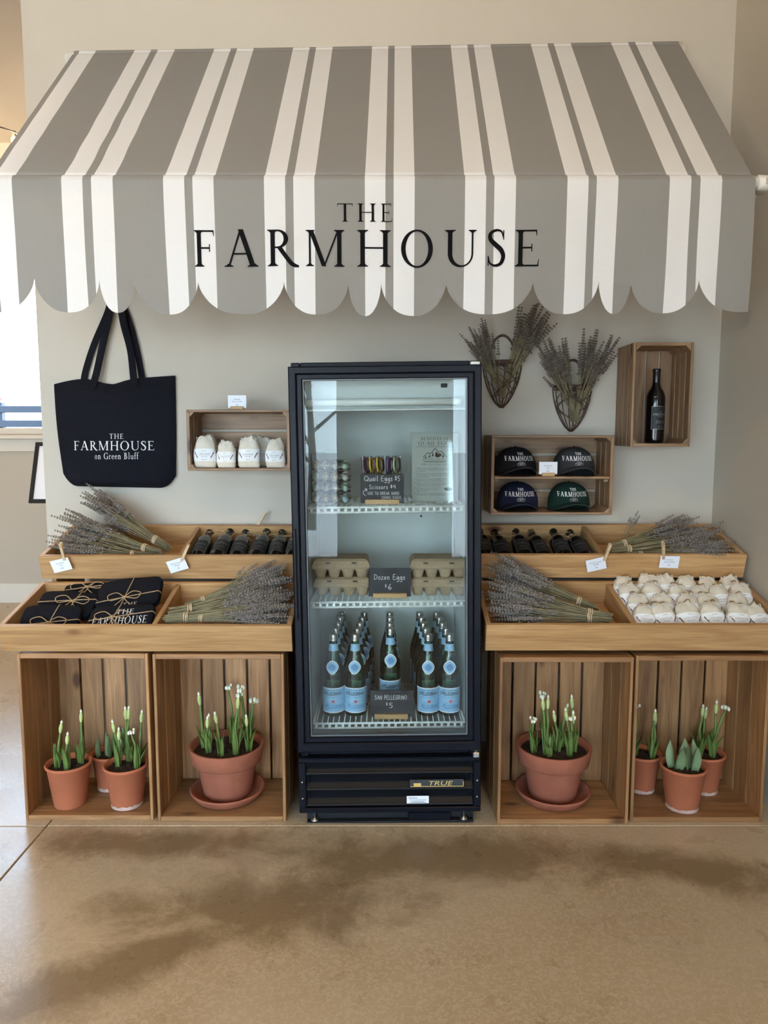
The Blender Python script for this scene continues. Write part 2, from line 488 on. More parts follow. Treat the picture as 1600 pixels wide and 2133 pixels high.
# hand lettering as chalk strokes on a unit box (width, strokes)
HAND = {
 'Q': (0.95, [[(0.5, 1), (0.15, 0.85), (0.05, 0.5), (0.15, 0.12), (0.5, 0), (0.8, 0.15), (0.9, 0.5), (0.8, 0.85), (0.5, 1)], [(0.55, 0.25), (0.95, -0.12)]]),
 'u': (0.55, [[(0.06, 0.6), (0.06, 0.2), (0.2, 0), (0.38, 0.1), (0.46, 0.6)], [(0.46, 0.6), (0.5, 0.0)]]),
 'a': (0.55, [[(0.46, 0.5), (0.25, 0.6), (0.06, 0.35), (0.12, 0.05), (0.3, 0.05), (0.45, 0.45)], [(0.45, 0.58), (0.52, 0.0)]]),
 'i': (0.25, [[(0.12, 0.6), (0.13, 0.0)], [(0.12, 0.85), (0.13, 0.88)]]),
 'l': (0.28, [[(0.12, 1.05), (0.12, 0.1), (0.26, 0.03)]]),
 'E': (0.6, [[(0.5, 1), (0.1, 0.98), (0.08, 0.02), (0.55, 0.0)], [(0.08, 0.52), (0.45, 0.54)]]),
 'g': (0.55, [[(0.45, 0.5), (0.25, 0.6), (0.06, 0.35), (0.15, 0.08), (0.32, 0.1), (0.45, 0.5)], [(0.46, 0.6), (0.48, -0.2), (0.3, -0.42), (0.06, -0.3)]]),
 's': (0.45, [[(0.38, 0.5), (0.2, 0.6), (0.08, 0.47), (0.36, 0.2), (0.25, 0.0), (0.05, 0.08)]]),
 'S': (0.6, [[(0.52, 0.85), (0.3, 1.0), (0.08, 0.8), (0.3, 0.52), (0.52, 0.25), (0.3, 0.0), (0.05, 0.12)]]),
 '$': (0.5, [[(0.42, 0.8), (0.22, 0.9), (0.08, 0.72), (0.4, 0.42), (0.28, 0.22), (0.05, 0.3)], [(0.25, 1.05), (0.24, 0.08)]]),
 '5': (0.5, [[(0.45, 1), (0.12, 1), (0.1, 0.58), (0.32, 0.62), (0.46, 0.35), (0.32, 0.02), (0.06, 0.08)]]),
 '4': (0.55, [[(0.12, 1), (0.06, 0.45), (0.5, 0.45)], [(0.4, 0.95), (0.38, 0.0)]]),
 '6': (0.5, [[(0.35, 1), (0.12, 0.6), (0.06, 0.2), (0.25, 0.0), (0.45, 0.2), (0.35, 0.42), (0.1, 0.3)]]),
 'c': (0.45, [[(0.4, 0.5), (0.22, 0.6), (0.06, 0.35), (0.15, 0.03), (0.4, 0.1)]]),
 'o': (0.5, [[(0.25, 0.6), (0.06, 0.4), (0.12, 0.05), (0.35, 0.03), (0.45, 0.35), (0.25, 0.6)]]),
 'r': (0.42, [[(0.08, 0.6), (0.1, 0.0)], [(0.1, 0.4), (0.22, 0.58), (0.38, 0.55)]]),
 'e': (0.5, [[(0.08, 0.3), (0.42, 0.36), (0.3, 0.6), (0.08, 0.4), (0.12, 0.05), (0.4, 0.06)]]),
 'n': (0.52, [[(0.08, 0.6), (0.08, 0.0)], [(0.08, 0.4), (0.28, 0.6), (0.42, 0.45), (0.44, 0.0)]]),
 'z': (0.48, [[(0.06, 0.58), (0.4, 0.58), (0.06, 0.02), (0.42, 0.02)]]),
 'D': (0.72, [[(0.12, 1), (0.1, 0.0)], [(0.05, 1), (0.45, 0.92), (0.65, 0.5), (0.45, 0.08), (0.06, 0.0)]]),
 'U': (0.62, [[(0.08, 1), (0.1, 0.2), (0.3, 0.0), (0.5, 0.2), (0.54, 1)]]),
 'T': (0.6, [[(0.03, 0.98), (0.57, 1.0)], [(0.3, 0.98), (0.3, 0.0)]]),
 'O': (0.72, [[(0.36, 1), (0.08, 0.75), (0.1, 0.2), (0.36, 0.0), (0.62, 0.25), (0.62, 0.75), (0.36, 1)]]),
 'B': (0.6, [[(0.1, 1), (0.1, 0.0), (0.4, 0.05), (0.5, 0.28), (0.36, 0.5), (0.1, 0.52)], [(0.1, 1), (0.4, 0.95), (0.44, 0.7), (0.3, 0.53)]]),
 'R': (0.62, [[(0.1, 0), (0.1, 1), (0.42, 0.95), (0.48, 0.7), (0.36, 0.5), (0.1, 0.48)], [(0.28, 0.48), (0.55, 0.0)]]),
 'A': (0.66, [[(0.05, 0.0), (0.33, 1), (0.6, 0.0)], [(0.14, 0.35), (0.5, 0.35)]]),
 'K': (0.6, [[(0.1, 1), (0.1, 0.0)], [(0.5, 1), (0.12, 0.45), (0.55, 0.0)]]),
 'H': (0.64, [[(0.08, 1), (0.1, 0.0)], [(0.54, 1), (0.54, 0.0)], [(0.1, 0.5), (0.54, 0.52)]]),
 'L': (0.52, [[(0.1, 1), (0.1, 0.02), (0.48, 0.0)]]),
 'G': (0.7, [[(0.58, 0.85), (0.35, 1), (0.08, 0.65), (0.12, 0.15), (0.4, 0.0), (0.6, 0.2), (0.6, 0.45), (0.38, 0.45)]]),
 'N': (0.66, [[(0.08, 0.0), (0.08, 1), (0.55, 0.0), (0.56, 1)]]),
 'P': (0.56, [[(0.1, 0), (0.1, 1), (0.42, 0.95), (0.46, 0.65), (0.32, 0.46), (0.1, 0.46)]]),
 'I': (0.28, [[(0.13, 1), (0.13, 0.0)]]),
 ' ': (0.42, []),
}
def hand(text, w=0.10, track=0.14):
    polys = []; x = 0.0
    for ch in text:
        adv, st = HAND[ch]
        jy = random.uniform(-0.03, 0.03)
        for s_ in st:
            p = _smooth(s_, 4) if len(s_) > 2 else s_
            p = [(a + x, b + jy) for a, b in p]
            polys += _ribbon(p, [w] * len(p))
            for e in (p[0], p[-1]):
                polys.append([(e[0] + w / 2 * math.cos(R(k * 60)), e[1] + w / 2 * math.sin(R(k * 60))) for k in range(6)])
        x += adv + track
    return polys, x - track
_tx = {}
def plain(text, bold=0.0):
    """small print in the built-in sans face, as polygons with cap height about 1"""
    if (text, bold) in _tx: return _tx[(text, bold)]
    cu = bpy.data.curves.new('print', 'FONT'); cu.body = text; cu.size = 1.4; cu.resolution_u = 2; cu.offset = bold
    o = bpy.data.objects.new('print', cu); COL.objects.link(o)
    dg = bpy.context.evaluated_depsgraph_get()
    me = o.evaluated_get(dg).to_mesh()
    polys = [[(me.vertices[i].co.x, me.vertices[i].co.y) for i in p.vertices] for p in me.polygons]
    o.evaluated_get(dg).to_mesh_clear()
    bpy.data.objects.remove(o); bpy.data.curves.remove(cu)
    w = max([x for q in polys for x, y in q] + [0.01])
    _tx[(text, bold)] = (polys, w)
    return _tx[(text, bold)]
def lay(mb, pw, x0, x1, y, h, fn, m=0, center=None):
    """lay text polygons on a surface: fn(x, y) -> point. width fitted to x0..x1, or natural width centred at `center`"""
    polys, w = pw
    if center is not None:
        x0 = center - w * h / 2; sx = h
    else:
        sx = (x1 - x0) / w
    for q in polys:
        mb.add([fn(x0 + a * sx, y + b * h) for a, b in q], [tuple(range(len(q)))], m)

# ------------------------------------------------------------------ materials
M_wall = mat('wall_paint', S(196, 187, 172), 0.75, var=0.015, scale=3, bump=0.05, bscale=160)
M_trimw = mat('trim_paint', S(226, 221, 210), 0.5)
M_ceil = mat('ceiling_paint', S(178, 162, 138), 0.8)
M_pine = wood('pine', S(200, 158, 108), S(172, 127, 80), S(112, 70, 40))
M_crate = wood('crate_pine', S(180, 134, 88), S(140, 97, 60), S(98, 62, 38))
M_aged = wood('aged_pine', S(166, 132, 98), S(128, 98, 70), S(84, 56, 38))
M_peg = wood('peg_birch', S(222, 196, 158), S(202, 172, 130), S(150, 110, 70), knots=False)
M_base = wood('stand_oak', S(205, 168, 118), S(184, 144, 96), S(150, 110, 70), knots=False)
M_grey = mat('grey_canvas', S(150, 147, 142), 0.85, var=0.03, scale=300, bump=0.15, bscale=900)
M_white = mat('white_canvas', S(243, 242, 240), 0.85, var=0.02, scale=300, bump=0.15, bscale=900)
def translucent(m, amount):
    nt = m.node_tree; p = nt.nodes['Principled BSDF']; out = nt.nodes['Material Output']
    tl = nt.nodes.new('ShaderNodeBsdfTranslucent'); mx = nt.nodes.new('ShaderNodeMixShader'); mx.inputs[0].default_value = amount
    src = p.inputs['Base Color'].links
    if src: nt.links.new(src[0].from_socket, tl.inputs[0])
    else: tl.inputs[0].default_value = p.inputs['Base Color'].default_value
    nt.links.new(p.outputs[0], mx.inputs[1]); nt.links.new(tl.outputs[0], mx.inputs[2]); nt.links.new(mx.outputs[0], out.inputs[0])
translucent(M_grey, 0.22); translucent(M_white, 0.22)
M_pvc = mat('white_pipe', S(236, 232, 222), 0.35)
M_ink = mat('black_vinyl', S(9, 10, 13), 0.85, spec=0.15)
M_black = mat('black_steel', S(14, 17, 26), 0.38, spec=0.16, var=0.12, scale=14, bump=0.03, bscale=40)
M_blackm = mat('black_louver', S(14, 16, 21), 0.45, var=0.15, scale=10)
M_liner = mat('fridge_liner', S(206, 210, 206), 0.45, var=0.02, scale=6)
M_alu = mat('brushed_metal', S(190, 190, 188), 0.3, 1.0)
M_bead = mat('bead_metal', S(110, 114, 116), 0.5, 0.3)
M_rail = mat('shelf_coating', S(226, 228, 222), 0.4)
M_gasket = mat('gasket', S(40, 42, 46), 0.6)
M_tube = mat('lamp_tube', S(236, 236, 228), 0.35)
M_navy = mat('navy_canvas', S(17, 18, 26), 0.9, var=0.15, scale=40, bump=0.25, bscale=700, spec=0.2)
M_print = mat('white_print', S(235, 235, 232), 0.7)
M_card = mat('card_stock', S(240, 242, 248), 0.6)
M_cardink = mat('card_ink', S(95, 92, 100), 0.7)
M_cotton = mat('cotton', S(228, 218, 198), 0.95, var=0.06, scale=60, bump=0.4, bscale=420)
M_label = mat('paper_label', S(244, 243, 240), 0.7)
M_plum = mat('plum_print', S(92, 70, 96), 0.7)
M_twine = mat('jute_twine', S(176, 146, 108), 0.9, var=0.2, scale=120)
M_band = mat('rubber_band', S(222, 196, 160), 0.6)
M_stem = mat('lavender_stem', S(140, 130, 98), 0.85, var=0.25, scale=25)
M_flower = mat('lavender_flower', S(136, 127, 123), 0.95, var=0.6, scale=170)
M_flower_dark = mat('lavender_flower_aged', S(108, 98, 93), 0.95, var=0.5, scale=170)
M_twig = mat('willow_twig', S(78, 56, 42), 0.7, var=0.35, scale=40)
M_wine = mat('wine_glass_dark', S(9, 9, 10), 0.07, spec=0.6)
M_foil = mat('wine_foil', S(16, 16, 18), 0.28)
M_winelab = mat('wine_label', S(26, 28, 31), 0.6)
M_silver = mat('silver_print', S(170, 168, 164), 0.4, 0.6)
M_straw = mat('straw', S(206, 180, 130), 0.8, var=0.2, scale=30)
M_terra = mat('terracotta', S(186, 108, 74), 0.8, var=0.07, scale=14, bump=0.1, bscale=120)
M_terra2 = mat('terracotta_old', S(160, 94, 70), 0.85, var=0.16, scale=9, bump=0.12, bscale=120)
M_lime = mat('mineral_crust', S(206, 176, 160), 0.95, var=0.2, scale=50)
M_soil = mat('potting_soil', S(52, 38, 30), 0.98, var=0.55, scale=60, bump=1.0, bscale=140)
M_leaf = mat('narcissus_leaf', S(104, 126, 62), 0.5, var=0.15, scale=20)
M_leafpale = mat('narcissus_sheath', S(190, 200, 130), 0.6, var=0.15, scale=30)
M_bud = mat('narcissus_bud', S(240, 238, 214), 0.6)
M_tulip = mat('tulip_leaf', S(126, 146, 104), 0.55, var=0.12, scale=18)
M_glassdoor = thin_glass('door_glass', (0.95, 0.97, 0.96, 1), boost=0.6)
M_plastic = thin_glass('clear_plastic', (0.93, 0.95, 0.95, 1), rough=0.05, boost=1.6)
M_bottle = thin_glass('green_glass', (0.64, 0.81, 0.66, 1), rough=0.02, boost=1.3)
M_water = thin_glass('bottle_water', (0.94, 0.99, 0.95, 1), boost=0.4)
M_pane = thin_glass('window_glass', (0.97, 0.98, 0.98, 1), boost=1.0)
M_blue = mat('water_label_blue', S(150, 190, 216), 0.45, var=0.05, scale=60)
M_bluedk = mat('water_print_blue', S(84, 134, 180), 0.5)
M_inkdk = mat('water_print_dark', S(34, 44, 62), 0.5)
M_red = mat('red_print', S(206, 70, 46), 0.5)
M_capm = mat('cap_metal', S(200, 196, 190), 0.25, 1.0)
M_chalk = mat('chalkboard', S(44, 46, 50), 0.7, var=0.06, scale=12)
M_pulp = mat('pulp_carton', S(168, 146, 118), 0.95, var=0.08, scale=50, bump=0.5, bscale=260)
M_poster = mat('poster_paper', S(206, 202, 190), 0.5)
M_postink = mat('poster_ink', S(34, 31, 29), 0.7)
M_gold = mat('badge_gold', S(206, 172, 96), 0.35, 0.4)
M_frame = mat('black_frame', S(28, 28, 30), 0.4)
M_fence = mat('fence_paint', S(18, 26, 38), 0.7)
M_gravel = mat('outside_gravel', S(46, 44, 40), 0.95, var=0.6, scale=3.0)
M_drive = mat('pale_gravel_drive', S(168, 165, 160), 0.95, var=0.25, scale=1.2)
M_bark = mat('bark', S(70, 64, 58), 0.9)
M_redroof = mat('red_paint', S(100, 18, 16), 0.6)

def floor_mat():
    m, n, l, p = new_mat('polished_concrete')
    tc = n.new('ShaderNodeTexCoord')
    def noise(sc, det, dist=0.0, st=None):
        src = tc.outputs['Object']
        if st:
            mp = n.new('ShaderNodeMapping'); mp.inputs['Scale'].default_value = st
            l.new(src, mp.inputs[0]); src = mp.outputs[0]
        z = n.new('ShaderNodeTexNoise'); z.inputs['Scale'].default_value = sc; z.inputs['Detail'].default_value = det; z.inputs['Distortion'].default_value = dist
        l.new(src, z.inputs['Vector'])
        return z.outputs['Fac']
    def ramp(fac, a, b, ca, cb):
        r = n.new('ShaderNodeValToRGB')
        r.color_ramp.elements[0].position = a; r.color_ramp.elements[0].color = ca
        r.color_ramp.elements[1].position = b; r.color_ramp.elements[1].color = cb
        l.new(fac, r.inputs[0]); return r.outputs[0]
    def mix(f, a, b, mode='MIX'):
        x = n.new('ShaderNodeMix'); x.data_type = 'RGBA'; x.blend_type = mode
        if isinstance(f, float): x.inputs['Factor'].default_value = f
        else: l.new(f, x.inputs['Factor'])
        for s_, v in (('A', a), ('B', b)):
            if isinstance(v, tuple): x.inputs[s_].default_value = v
            else: l.new(v, x.inputs[s_])
        return x.outputs['Result']
    base = ramp(noise(1.3, 6, 0.4), 0.35, 0.68, S(182, 157, 123), S(205, 183, 150))
    # mottled cream flecks
    fl = ramp(noise(75, 2, 1.2), 0.46, 0.60, (0, 0, 0, 1), (0.55, 0.55, 0.55, 1))
    col = mix(fl, base, S(214, 194, 164))
    # dark acid stains: a distorted band in front of the display
    mp = n.new('ShaderNodeMapping'); mp.inputs['Location'].default_value = (0.02, 0.02, 0)
    l.new(tc.outputs['Object'], mp.inputs[0])
    nv = n.new('ShaderNodeTexNoise'); nv.inputs['Scale'].default_value = 4.5; nv.inputs['Detail'].default_value = 9; nv.inputs['Roughness'].default_value = 0.68; nv.inputs['Distortion'].default_value = 0.5
    l.new(mp.outputs[0], nv.inputs['Vector'])
    def blob(cx, cy, rx, ry, rot):
        m2 = n.new('ShaderNodeMapping'); m2.vector_type = 'TEXTURE'
        m2.inputs['Location'].default_value = (cx, cy, 0); m2.inputs['Rotation'].default_value = (0, 0, R(rot)); m2.inputs['Scale'].default_value = (rx, ry, 1)
        l.new(tc.outputs['Object'], m2.inputs[0])
        sep = n.new('ShaderNodeVectorMath'); sep.operation = 'MULTIPLY'; sep.inputs[1].default_value = (1, 1, 0)
        l.new(m2.outputs[0], sep.inputs[0])
        ln = n.new('ShaderNodeVectorMath'); ln.operation = 'LENGTH'; l.new(sep.outputs[0], ln.inputs[0])
        # edge broken up by the noise
        ad = n.new('ShaderNodeMath'); ad.operation = 'MULTIPLY_ADD'; ad.inputs[1].default_value = 3.4; ad.inputs[2].default_value = -1.7
        l.new(nv.outputs['Fac'], ad.inputs[0])
        sm = n.new('ShaderNodeMath'); sm.operation = 'ADD'; l.new(ln.outputs['Value'], sm.inputs[0]); l.new(ad.outputs[0], sm.inputs[1])
        mr = n.new('ShaderNodeMapRange'); mr.inputs['From Min'].default_value = 1.35; mr.inputs['From Max'].default_value = 0.45
        l.new(sm.outputs[0], mr.inputs['Value']); return mr.outputs[0]
    tot = None
    for b in STAINS:
        o = blob(*b)
        if tot is None: tot = o
        else:
            mxm = n.new('ShaderNodeMath'); mxm.operation = 'MAXIMUM'; l.new(tot, mxm.inputs[0]); l.new(o, mxm.inputs[1]); tot = mxm.outputs[0]
    sc_ = n.new('ShaderNodeMath'); sc_.operation = 'MULTIPLY'; sc_.inputs[1].default_value = 0.72; l.new(tot, sc_.inputs[0])
    col = mix(sc_.outputs[0], col, S(118, 92, 58))
    # pale worn specks and scratches
    sp = ramp(noise(90, 2, 0.0), 0.70, 0.74, (0, 0, 0, 1), (0.5, 0.5, 0.5, 1))
    col = mix(sp, col, S(206, 186, 154))
    scr = ramp(noise(4, 2, 1.5, (1.0, 26, 1)), 0.735, 0.75, (0, 0, 0, 1), (0.35, 0.35, 0.35, 1))
    col = mix(scr, col, S(196, 172, 138))
    l.new(col, p.inputs['Base Color'])
    rr = n.new('ShaderNodeMapRange'); rr.inputs['To Min'].default_value = 0.20; rr.inputs['To Max'].default_value = 0.38
    l.new(noise(6, 4), rr.inputs['Value']); l.new(rr.outputs[0], p.inputs['Roughness'])
    bp = n.new('ShaderNodeBump'); bp.inputs['Strength'].default_value = 0.08; bp.inputs['Distance'].default_value = 0.003
    l.new(noise(40, 4), bp.inputs['Height']); l.new(bp.outputs[0], p.inputs['Normal'])
    return m
STAINS = [(-0.30, 2.03, 0.42, 0.17, 14), (0.16, 2.26, 0.55, 0.13, 0), (-0.75, 2.34, 0.40, 0.08, 0), (0.98, 2.20, 0.36, 0.10, -18), (-0.72, 1.74, 0.34, 0.10, 38)]
M_floor = floor_mat()
M_joint = mat('joint_filler', S(122, 104, 80), 0.7)

# ------------------------------------------------------------------ the room
WY = 3.16           # back wall plane
XW = 1.42           # right wall plane
XE = -1.462         # where the back wall ends on the left
YF = 5.86           # far wall seen past that end
ZC = 4.9
fl = struct(MB().box((-2.2, 1.9, -0.06), (8.0, 8.5, 0.08)).obj('floor', M_joint))
for (x0, x1) in ((-6.2, -1.192), (-1.187, 1.8)):
    for (y0, y1) in ((-2.35, 2.4475), (2.4525, 6.15)):
        s_ = MB().box(((x0 + x1) / 2, (y0 + y1) / 2, -0.0125), (x1 - x0, y1 - y0, 0.025), 0.002).obj('slab', M_floor, fl)
struct(MB().box(((XE + 1.56) / 2, WY + 0.07, ZC / 2), (1.56 - XE, 0.14, ZC)).obj('wall_back', M_wall))
struct(MB().box((XW + 0.07, 1.83, ZC / 2), (0.14, 8.34, ZC)).obj('wall_right', M_wall))
struct(MB().box((-6.07, 1.83, ZC / 2), (0.14, 8.34, ZC)).obj('wall_left', M_wall))
struct(MB().box((-2.2, 1.83, ZC + 0.05), (8.0, 8.4, 0.1)).obj('ceiling', M_ceil))

def holed_wall(name, y, thick, x0, x1, holes):
    mb = MB()
    xs = sorted(set([x0, x1] + [h[0] for h in holes] + [h[1] for h in holes]))
    for a, b in zip(xs, xs[1:]):
        hs = [h for h in holes if h[0] <= a and h[1] >= b]
        lo = 0.0
        for h in sorted(hs, key=lambda q: q[2]) + [(a, b, ZC, ZC)]:
            mb.box(((a + b) / 2, y, (lo + h[2]) / 2), (b - a, thick, h[2] - lo))
            lo = h[3]
    return struct(mb.obj(name, M_wall))
holed_wall('wall_far', YF + 0.07, 0.14, -6.0, 1.42, [WIN_FAR])
holed_wall('wall_front', WF_Y - 0.07, 0.14, -6.0, 1.42, WIN_FRONT)

def window(name, hole, y, inward, mull, rails):
    """frame bars in the opening, a pane, and a trim board around it on the room side"""
    x0, x1, z0, z1 = hole
    mb = MB()
    t = 0.05
    for x in [x0 + t / 2, x1 - t / 2] + [x0 + (x1 - x0) * k / (mull + 1) for k in range(1, mull + 1)]:
        mb.box((x, y, (z0 + z1) / 2), (t, 0.06, z1 - z0), 0.004)
    for z in [z0 + t / 2, z1 - t / 2] + rails:
        mb.box(((x0 + x1) / 2, y + 0.001, z), (x1 - x0, 0.058, t), 0.004)
    w = struct(mb.obj(name, M_trimw))
    for k in range(mull + 1):
        a = x0 + (x1 - x0) * k / (mull + 1); b = x0 + (x1 - x0) * (k + 1) / (mull + 1)
        MB().box(((a + b) / 2, y + 0.012, (z0 + z1) / 2), (b - a - 0.04, 0.006, z1 - z0 - 0.08)).obj('pane', M_pane, w)
    return w
window('window_1', WIN_FAR, YF + 0.07, -1, 1, [])
for k, h in enumerate(WIN_FRONT):
    window('window_%d' % (k + 2), h, WF_Y - 0.07, 1, 1 if h[1] - h[0] > 1 else 0, [])  # includes the unseen upper row added for extra daylight
x0, x1, z0, z1 = WIN_FAR
struct(MB().box(((x0 + x1) / 2, YF - 0.012, z0 - 0.085), (x1 - x0 + 0.2, 0.022, 0.10), 0.003).obj('trim_1', M_trimw))
struct(MB().box(((x0 + x1) / 2, YF - 0.03, z0 - 0.02), (x1 - x0 + 0.26, 0.09, 0.03), 0.004).obj('trim_2', M_trimw))
struct(MB().box(((x0 + x1) / 2, YF - 0.012, z1 + 0.11), (x1 - x0 + 0.2, 0.022, 0.20), 0.003).obj('trim_3', M_trimw))
struct(MB().box((-2.3, YF - 0.009, 0.08), (7.3, 0.016, 0.16), 0.003).obj('baseboard_far', M_trimw))

# outside: sloping gravel ground, rail fence, a far shed, bare trees
gm = MB()
gm.grid(lambda u, v: (-40 + 80 * u, 6.1 + 60 * v, -0.2 + 1.55 * min(1, v * 60 / 8.5) + 0.3 * v + 0.04 * math.sin(u * 40 + v * 30)), 24, 40)
struct(gm.obj('ground_far', M_gravel))
gm = MB()
gm.grid(lambda u, v: (-40 + 80 * u, -2.5 - 60 * v, -0.25 - 0.3 * v), 10, 20)
struct(gm.obj('ground_near', M_drive))
fe = thing('rail_fence', 'dark rail fence outside the far window at left', 'fence', (0, 14, 1.2))
for k in range(-5, 4):
    MB().box((-7.24 + k * 2.4, 0, 0.26), (0.12, 0.12, 0.95), 0.01).obj('post', M_fence, fe)
for z in (0.33, 0.60):
    MB().box((-8.2, -0.08, z), (21, 0.04, 0.13), 0.008).obj('rail', M_fence, fe)
mk = thing('marker_post', 'small red and white post beyond the rail fence', 'post', (-8.33, 16, 1.4))
MB().box((0, 0, 0.34), (0.10, 0.06, 0.62), 0.004).obj('post', M_white, mk)
MB().box((0, 0, 0.685), (0.15, 0.08, 0.07), 0.004).obj('cap', M_redroof, mk)
def bare_tree(x, y, h, label):
    t = thing('bare_tree', label, 'tree', (x, y, -0.4), group='bare trees outside')
    MB().tube([(0, 0, 0), (0.05, 0, h * 0.3), (0.0, 0.1, h * 0.6), (0.1, 0, h)], [0.09, 0.07, 0.04, 0.01], 8).obj('trunk', M_bark, t)
    rr = random.Random(int(x * 10))
    for k in range(9):
        z = h * (0.3 + 0.06 * k); a = rr.uniform(0, 6.28); ln = h * rr.uniform(0.2, 0.4)
        MB().tube([(0.03, 0.03, z), (math.cos(a) * ln * 0.5, math.sin(a) * ln * 0.5, z + ln * 0.4), (math.cos(a) * ln * 0.8, math.sin(a) * ln * 0.8, z + ln)], [0.035, 0.022, 0.006], 6).obj('branch', M_bark, t)
bare_tree(-1.25, -7.5, 4.2, 'bare young tree outside the window behind the viewer')
bare_tree(-4.4, -10.0, 5.0, 'taller bare tree outside the left window behind the viewer')

# ceiling lamps (above the frame) give the warm light on the upper wall and canopy
M_shade = mat('lamp_shade', S(60, 58, 54), 0.5)
M_glow = mat('lamp_bulb', S(255, 220, 170), 0.5, emit=(S(255, 196, 120), 14.0))
def pendant(x, y, z, label, power=1.0):
    t = thing('pendant_lamp', label, 'lamp', (x, y, z))
    MB().tube([(0, 0, 0.16), (0, 0, ZC - z)], 0.006, 6).obj('cord', M_shade, t)
    MB().lathe([(0.02, 0.17), (0.05, 0.16), (0.06, 0.10), (0.17, 0.0), (0.165, 0.0), (0.055, 0.095)], 24).obj('shade', M_shade, t)
    MB().ball((0, 0, 0.03), (0.035, 0.035, 0.045)).obj('bulb', M_glow, t)
    d = bpy.data.lights.new('bulb_light', 'POINT'); d.energy = WARM_LAMP * power; d.color = (1.0, 0.71, 0.38); d.shadow_soft_size = 0.05
    o = bpy.data.objects.new('bulb_light', d); COL.objects.link(o); o.parent = t; o.location = (0, 0, -0.06)
pendant(-1.7, 0.7, 3.45, 'dark pendant lamp over the left of the floor')
pendant(0.5, 0.6, 3.45, 'dark pendant lamp over the middle of the floor')
pendant(-3.2, 4.2, 3.5, 'dark pendant lamp beyond the end of the back wall', 1.0)

# ------------------------------------------------------------------ awning
AW = thing('awning', 'grey and white striped fabric awning with scalloped valance over the display', 'awning', (0, WY, 2.1))
AO = Vector((0, WY, 2.1))
def aobj(mb, name, mats):
    mb.v = [tuple(Vector(p) - AO) for p in mb.v]
    return mb.obj(name, mats, AW)
FB = (2.43, 2.165, 0.023)       # front pipe: y, z, radius of the cloth round it
PX = 0.00151
edge_px = [(-32, 0), (-19, 1), (25, 0), (128, 1), (172, 0), (190, 1), (235, 0), (340, 1), (384, 0), (401, 1), (445, 0), (550, 1), (594, 0), (611, 1), (655, 0), (760, 1), (803, 0), (820, 1), (864, 0), (969, 1), (1013, 0), (1030, 1), (1075, 0), (1182, 1), (1226, 0), (1243, 1), (1288, 0), (1395, 1), (1440, 0), (1459, 1), (1504, 0)]
SX = [(p - 800) * PX for p, c in edge_px] + [(1574 - 800) * PX]
SC = [c for p, c in edge_px]
XL, XR = SX[0], SX[-1]
NP = [-110, 71, 207, 278, 411, 592, 725, 794, 930, 1111, 1250, 1319, 1457, 1640]
NX = [(p - 800) * 0.001531 for p in NP]
def zb(x):
    for a, b in zip(NX, NX[1:]):
        if a <= x <= b:
            s_ = (x - a) / (b - a)
            mid = 1 - min(1, abs(x) / 1.2)
            zn = 1.864 - 0.012 * mid; zt = 1.762 - 0.012 * mid
            return zn - (zn - zt) * max(0.0, 1 - abs(2 * s_ - 1) ** 2.3) ** 0.62
    return 1.77
def val_y(x, z):
    k = max(0.0, (2.15 - z) / 0.4)
    return FB[0] - FB[2] - 0.001 + k * (0.010 * math.sin(x * 9.0 + 1.0) + 0.005 * math.sin(x * 21 + z * 9) + 0.0025 * math.sin(x * 47 - z * 6)) + 0.010 * k
def top_z(x): return 2.872 + (x + 1.2) * 0.0147
TPY = WY - 0.045
def to_top(x): return -1.232 + (x - XL) * (2.402 / (XR - XL))
rows = []
for a in (200, 160, 120, 90, 65):        # sleeve over the wall pipe
    rows.append(lambda x, a=a: (to_top(x), TPY - 0.019 * math.cos(R(180 - a)), top_z(x) + 0.019 * math.sin(R(a))))
NT = 34
for i in range(NT + 1):
    t = 0.015 + 0.985 * i / NT
    def f(x, t=t):
        tx = to_top(x) * (1 - t) + x * t
        y0 = TPY - 0.014; z0 = top_z(x) + 0.010
        y1 = FB[0] - 0.4 * FB[2] + 0.012; z1 = FB[1] + FB[2] * 0.98
        y = y0 + (y1 - y0) * t; z = z0 + (z1 - z0) * t
        sag = -0.020 * math.sin(math.pi * t)
        lf = max(0, 1 - abs(x + 1.0) / 0.45)
        rf = max(0, 1 - abs(x - 1.0) / 0.35)
        wr = 0.0034 * lf * math.sin(t * 52 + x * 5 + 2 * math.sin(t * 9)) * math.sin(math.pi * t) + 0.002 * math.sin(t * 24 + x * 13) + 0.003 * rf * math.sin(t * 30 - x * 9) * math.sin(math.pi * t)
        d = sag + wr
        if x < -1.236: d -= 0.012
        return (tx + 0.0018 * math.sin(t * 30) * lf * t, y + d * 0.70, z + d * 0.72)
    rows.append(f)
for a in (75, 100, 125, 150, 175):       # round the front pipe
    rows.append(lambda x, a=a: (x, FB[0] + FB[2] * math.cos(R(a)), FB[1] + FB[2] * math.sin(R(a))))
n_can = len(rows)
rows.append(lambda x: (x, val_y(x, 2.135) + 0.001, 2.135))
for i in range(1, 27):
    def f(x, i=i):
        z = 2.135 + (zb(x) - 2.135) * i / 26
        return (x - 0.006 * (x / 1.2) * (2.135 - z), val_y(x, z), z)
    rows.append(f)
xs = set(round(v, 5) for v in SX)
for v in NX:
    for d in (-0.012, -0.006, -0.002, 0, 0.002, 0.006, 0.012):
        if XL < v + d < XR: xs.add(round(v + d, 5))
v = XL
while v < XR:
    if min(abs(v - s_) for s_ in SX) > 0.003: xs.add(round(v, 5))
    v += 0.011
xs = sorted(xs)
